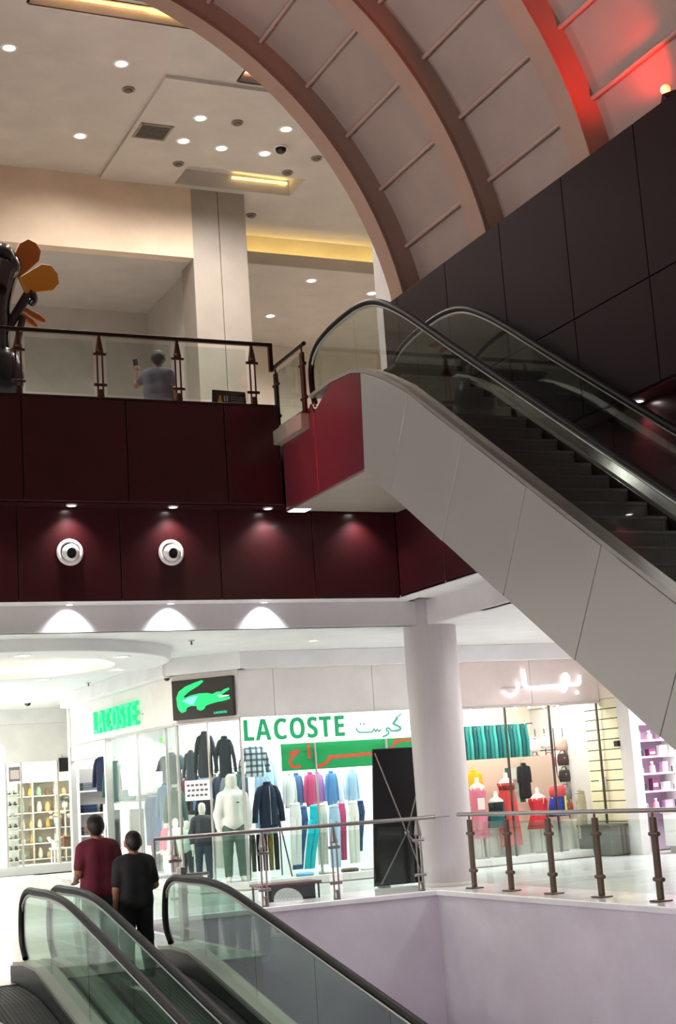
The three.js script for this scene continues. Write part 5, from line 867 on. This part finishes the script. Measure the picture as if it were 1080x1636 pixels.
function person(label, [x, y, z], turn, H, J, mats) {
  const g = thing('person', label, 'person', [x, y, z], turn), k = H / 1.36, S = (b) => b.map((v) => v * k), A = J.arms;
  const limbs = []; for (const s of [0, 1]) { const a = A[s]; limbs.push([...a[0], 0.043, ...a[1], 0.034], [...a[1], 0.034, ...a[2], 0.024]); }
  const legs = J.legs.flatMap((l) => [[...l[0], 0.08, ...l[1], 0.055], [...l[1], 0.055, ...l[2], 0.036], [l[2][0], 0.035, l[2][2] + 0.015, 0.034, l[2][0] * 1.05, 0.026, l[2][2] - 0.13, 0.026]]);
  const [hx, hz] = J.head || [0, 0];
  const core = [[0, 1.13, 0, 0.045, hx * 0.5, 1.19, hz * 0.5, 0.045], [-0.12, 1.08, 0, 0.05, 0.12, 1.08, 0, 0.05], [0, 1.04, 0, 0.115, 0, 0.82, 0, 0.1], [-0.06, 0.74, 0, 0.1, 0.06, 0.74, 0, 0.1], ...limbs, ...legs];
  const head = [[hx, 1.25, hz + 0.008, 0.076, hx, 1.28, hz + 0.004, 0.08], [hx, 1.235, hz - 0.03, 0.052, hx, 1.20, hz - 0.035, 0.036], [hx, 1.245, hz - 0.085, 0.012, hx, 1.232, hz - 0.097, 0.012], [hx - 0.078, 1.262, hz, 0.014, hx - 0.08, 1.238, hz - 0.002, 0.01], [hx + 0.078, 1.262, hz, 0.014, hx + 0.08, 1.238, hz - 0.002, 0.01]];
  const parts = [flesh(core.map(S), 0.014, 0.03), flesh(head.map(S), 0.006, 0.03)];
  for (const s of [0, 1]) { const a = A[s]; const d = a[3] || [a[2][0] - a[1][0], a[2][1] - a[1][1], a[2][2] - a[1][2]]; parts.push(flesh(hand(s ? 1 : -1, a[2][0] * k, a[2][1] * k, a[2][2] * k, d, k * 0.8), 0.0035, 0.008)); }
  mesh('body', merge(parts), M.skinTone, g);
  mesh('hair', flesh([[hx, 1.275, hz + 0.018, 0.083, hx, 1.295, hz + 0.008, 0.08], [hx, 1.235, hz + 0.04, 0.055, hx, 1.25, hz + 0.035, 0.06], [hx, 1.31, hz - 0.03, 0.05, hx, 1.32, hz - 0.01, 0.052]].map(S), 0.007, 0.02), M.hair, g);
  const face = new THREE.Group(); face.name = 'face'; g.add(face);
  mesh('eye', ball([(hx - 0.03) * k, 1.262 * k, (hz - 0.074) * k], 0.008 * k, [1.3, 0.8, 0.6], 8, 6), M.black, face); mesh('eye', ball([(hx + 0.03) * k, 1.262 * k, (hz - 0.074) * k], 0.008 * k, [1.3, 0.8, 0.6], 8, 6), M.black, face); mesh('mouth', ball([hx * k, 1.205 * k, (hz - 0.07) * k], 0.016 * k, [1.2, 0.3, 0.4], 8, 6), std(0x6a2e28, 0.6), face);
  const sl = [0, 1].map((s) => { const a = A[s], t = J.sleeve ?? 0.75, e = a[0].map((v, i) => v + (a[1][i] - v) * t); return [...a[0], 0.062, ...e, 0.056]; });
  mesh('shirt', flesh([[-0.125, 1.075, 0, 0.068, 0.125, 1.075, 0, 0.068], [-0.05, 1.03, 0.005, 0.125, 0.05, 1.03, 0.005, 0.125], [-0.05, 0.86, 0.005, 0.118, 0.05, 0.86, 0.005, 0.118], [-0.055, 0.72, 0.005, 0.118, 0.055, 0.72, 0.005, 0.118], [-0.05, 1.03, 0, 0.12, -0.055, 0.72, 0, 0.118], [0.05, 1.03, 0, 0.12, 0.055, 0.72, 0, 0.118], ...sl].map(S), 0.012, 0.028), mats.shirt, g);
  mesh('trousers', flesh([[-0.06, 0.72, 0, 0.112, 0.06, 0.72, 0, 0.112], ...J.legs.flatMap((l) => [[...l[0], 0.098, ...l[1], 0.074], [...l[1], 0.074, l[2][0], 0.09, l[2][2], 0.058]])].map(S), 0.012, 0.03), mats.trousers, g);
  J.legs.forEach((l) => mesh('shoe', flesh([[l[2][0], 0.035, l[2][2] + 0.02, 0.042, l[2][0] * 1.05, 0.03, l[2][2] - 0.14, 0.032], [l[2][0], 0.018, l[2][2] + 0.03, 0.02, l[2][0] * 1.05, 0.018, l[2][2] - 0.15, 0.02]].map(S), 0.009, 0.02), M.black, g));
  return g;
}
person('boy in a dark red shirt and black trousers stepping off the moving walk', [3.62, 0.02, -13.75], 0.08, 1.36, { head: [-0.02, 0], arms: [[[-0.15, 1.06, 0], [-0.2, 0.86, 0.03], [-0.17, 0.78, -0.16]], [[0.15, 1.06, 0], [0.2, 0.86, 0.03], [0.17, 0.76, -0.14]]], legs: [[[-0.075, 0.7, 0], [-0.085, 0.37, -0.03], [-0.09, 0.06, 0.03]], [[0.075, 0.7, 0], [0.085, 0.37, 0.0], [0.09, 0.06, 0.05]]] }, { shirt: cloth(0x5c1024), trousers: cloth(0x0e0d10) });
person('boy in a black shirt and black trousers standing on the moving walk', [3.66, 0.02, -12.72], 0.06, 1.21, { arms: [[[-0.155, 1.06, 0], [-0.195, 0.83, 0.02], [-0.2, 0.62, -0.01]], [[0.155, 1.06, 0], [0.2, 0.85, 0.02], [0.19, 0.78, -0.15]]], legs: [[[-0.08, 0.7, 0], [-0.095, 0.37, 0.0], [-0.1, 0.06, 0.03]], [[0.08, 0.7, 0], [0.1, 0.37, -0.02], [0.11, 0.06, 0.04]]] }, { shirt: M.blackCloth, trousers: cloth(0x0c0b0d) });
const man = person('man in a grey shirt holding up a phone behind the upper railing', [6.6, 6.45, -20.6], -0.5, 1.68, { head: [0.02, -0.01], sleeve: 0.55, arms: [[[-0.15, 1.05, 0], [-0.28, 0.98, -0.1], [-0.29, 1.16, -0.14], [0, 1, -0.1]], [[0.15, 1.06, 0], [0.2, 0.84, 0], [0.2, 0.66, -0.05]]], legs: [[[-0.08, 0.7, 0], [-0.09, 0.37, 0], [-0.1, 0.06, 0.02]], [[0.08, 0.7, 0], [0.09, 0.37, 0], [0.1, 0.06, 0.02]]] }, { shirt: cloth(0x5c5866), trousers: cloth(0x2a2a34) });
{ const p = thing('phone', 'dark phone held up by the man in the grey shirt', 'phone', [0, 0, 0]); const w = V(-0.29, 1.23, -0.17).multiplyScalar(1.68 / 1.36).applyAxisAngle(V(0, 1, 0), -0.5).add(V(6.6, 6.45, -20.6)); p.position.copy(w); p.rotation.set(0.1, -0.5, 0.15); mesh('case', rbox(-0.036, 0.036, -0.02, 0.13, -0.005, 0.005, 0.004), M.black, p); mesh('screen', rbox(-0.033, 0.033, -0.015, 0.125, 0.005, 0.006, 0.001), std(0x2c3440, 0.1), p); }

renderer.render(scene, camera);
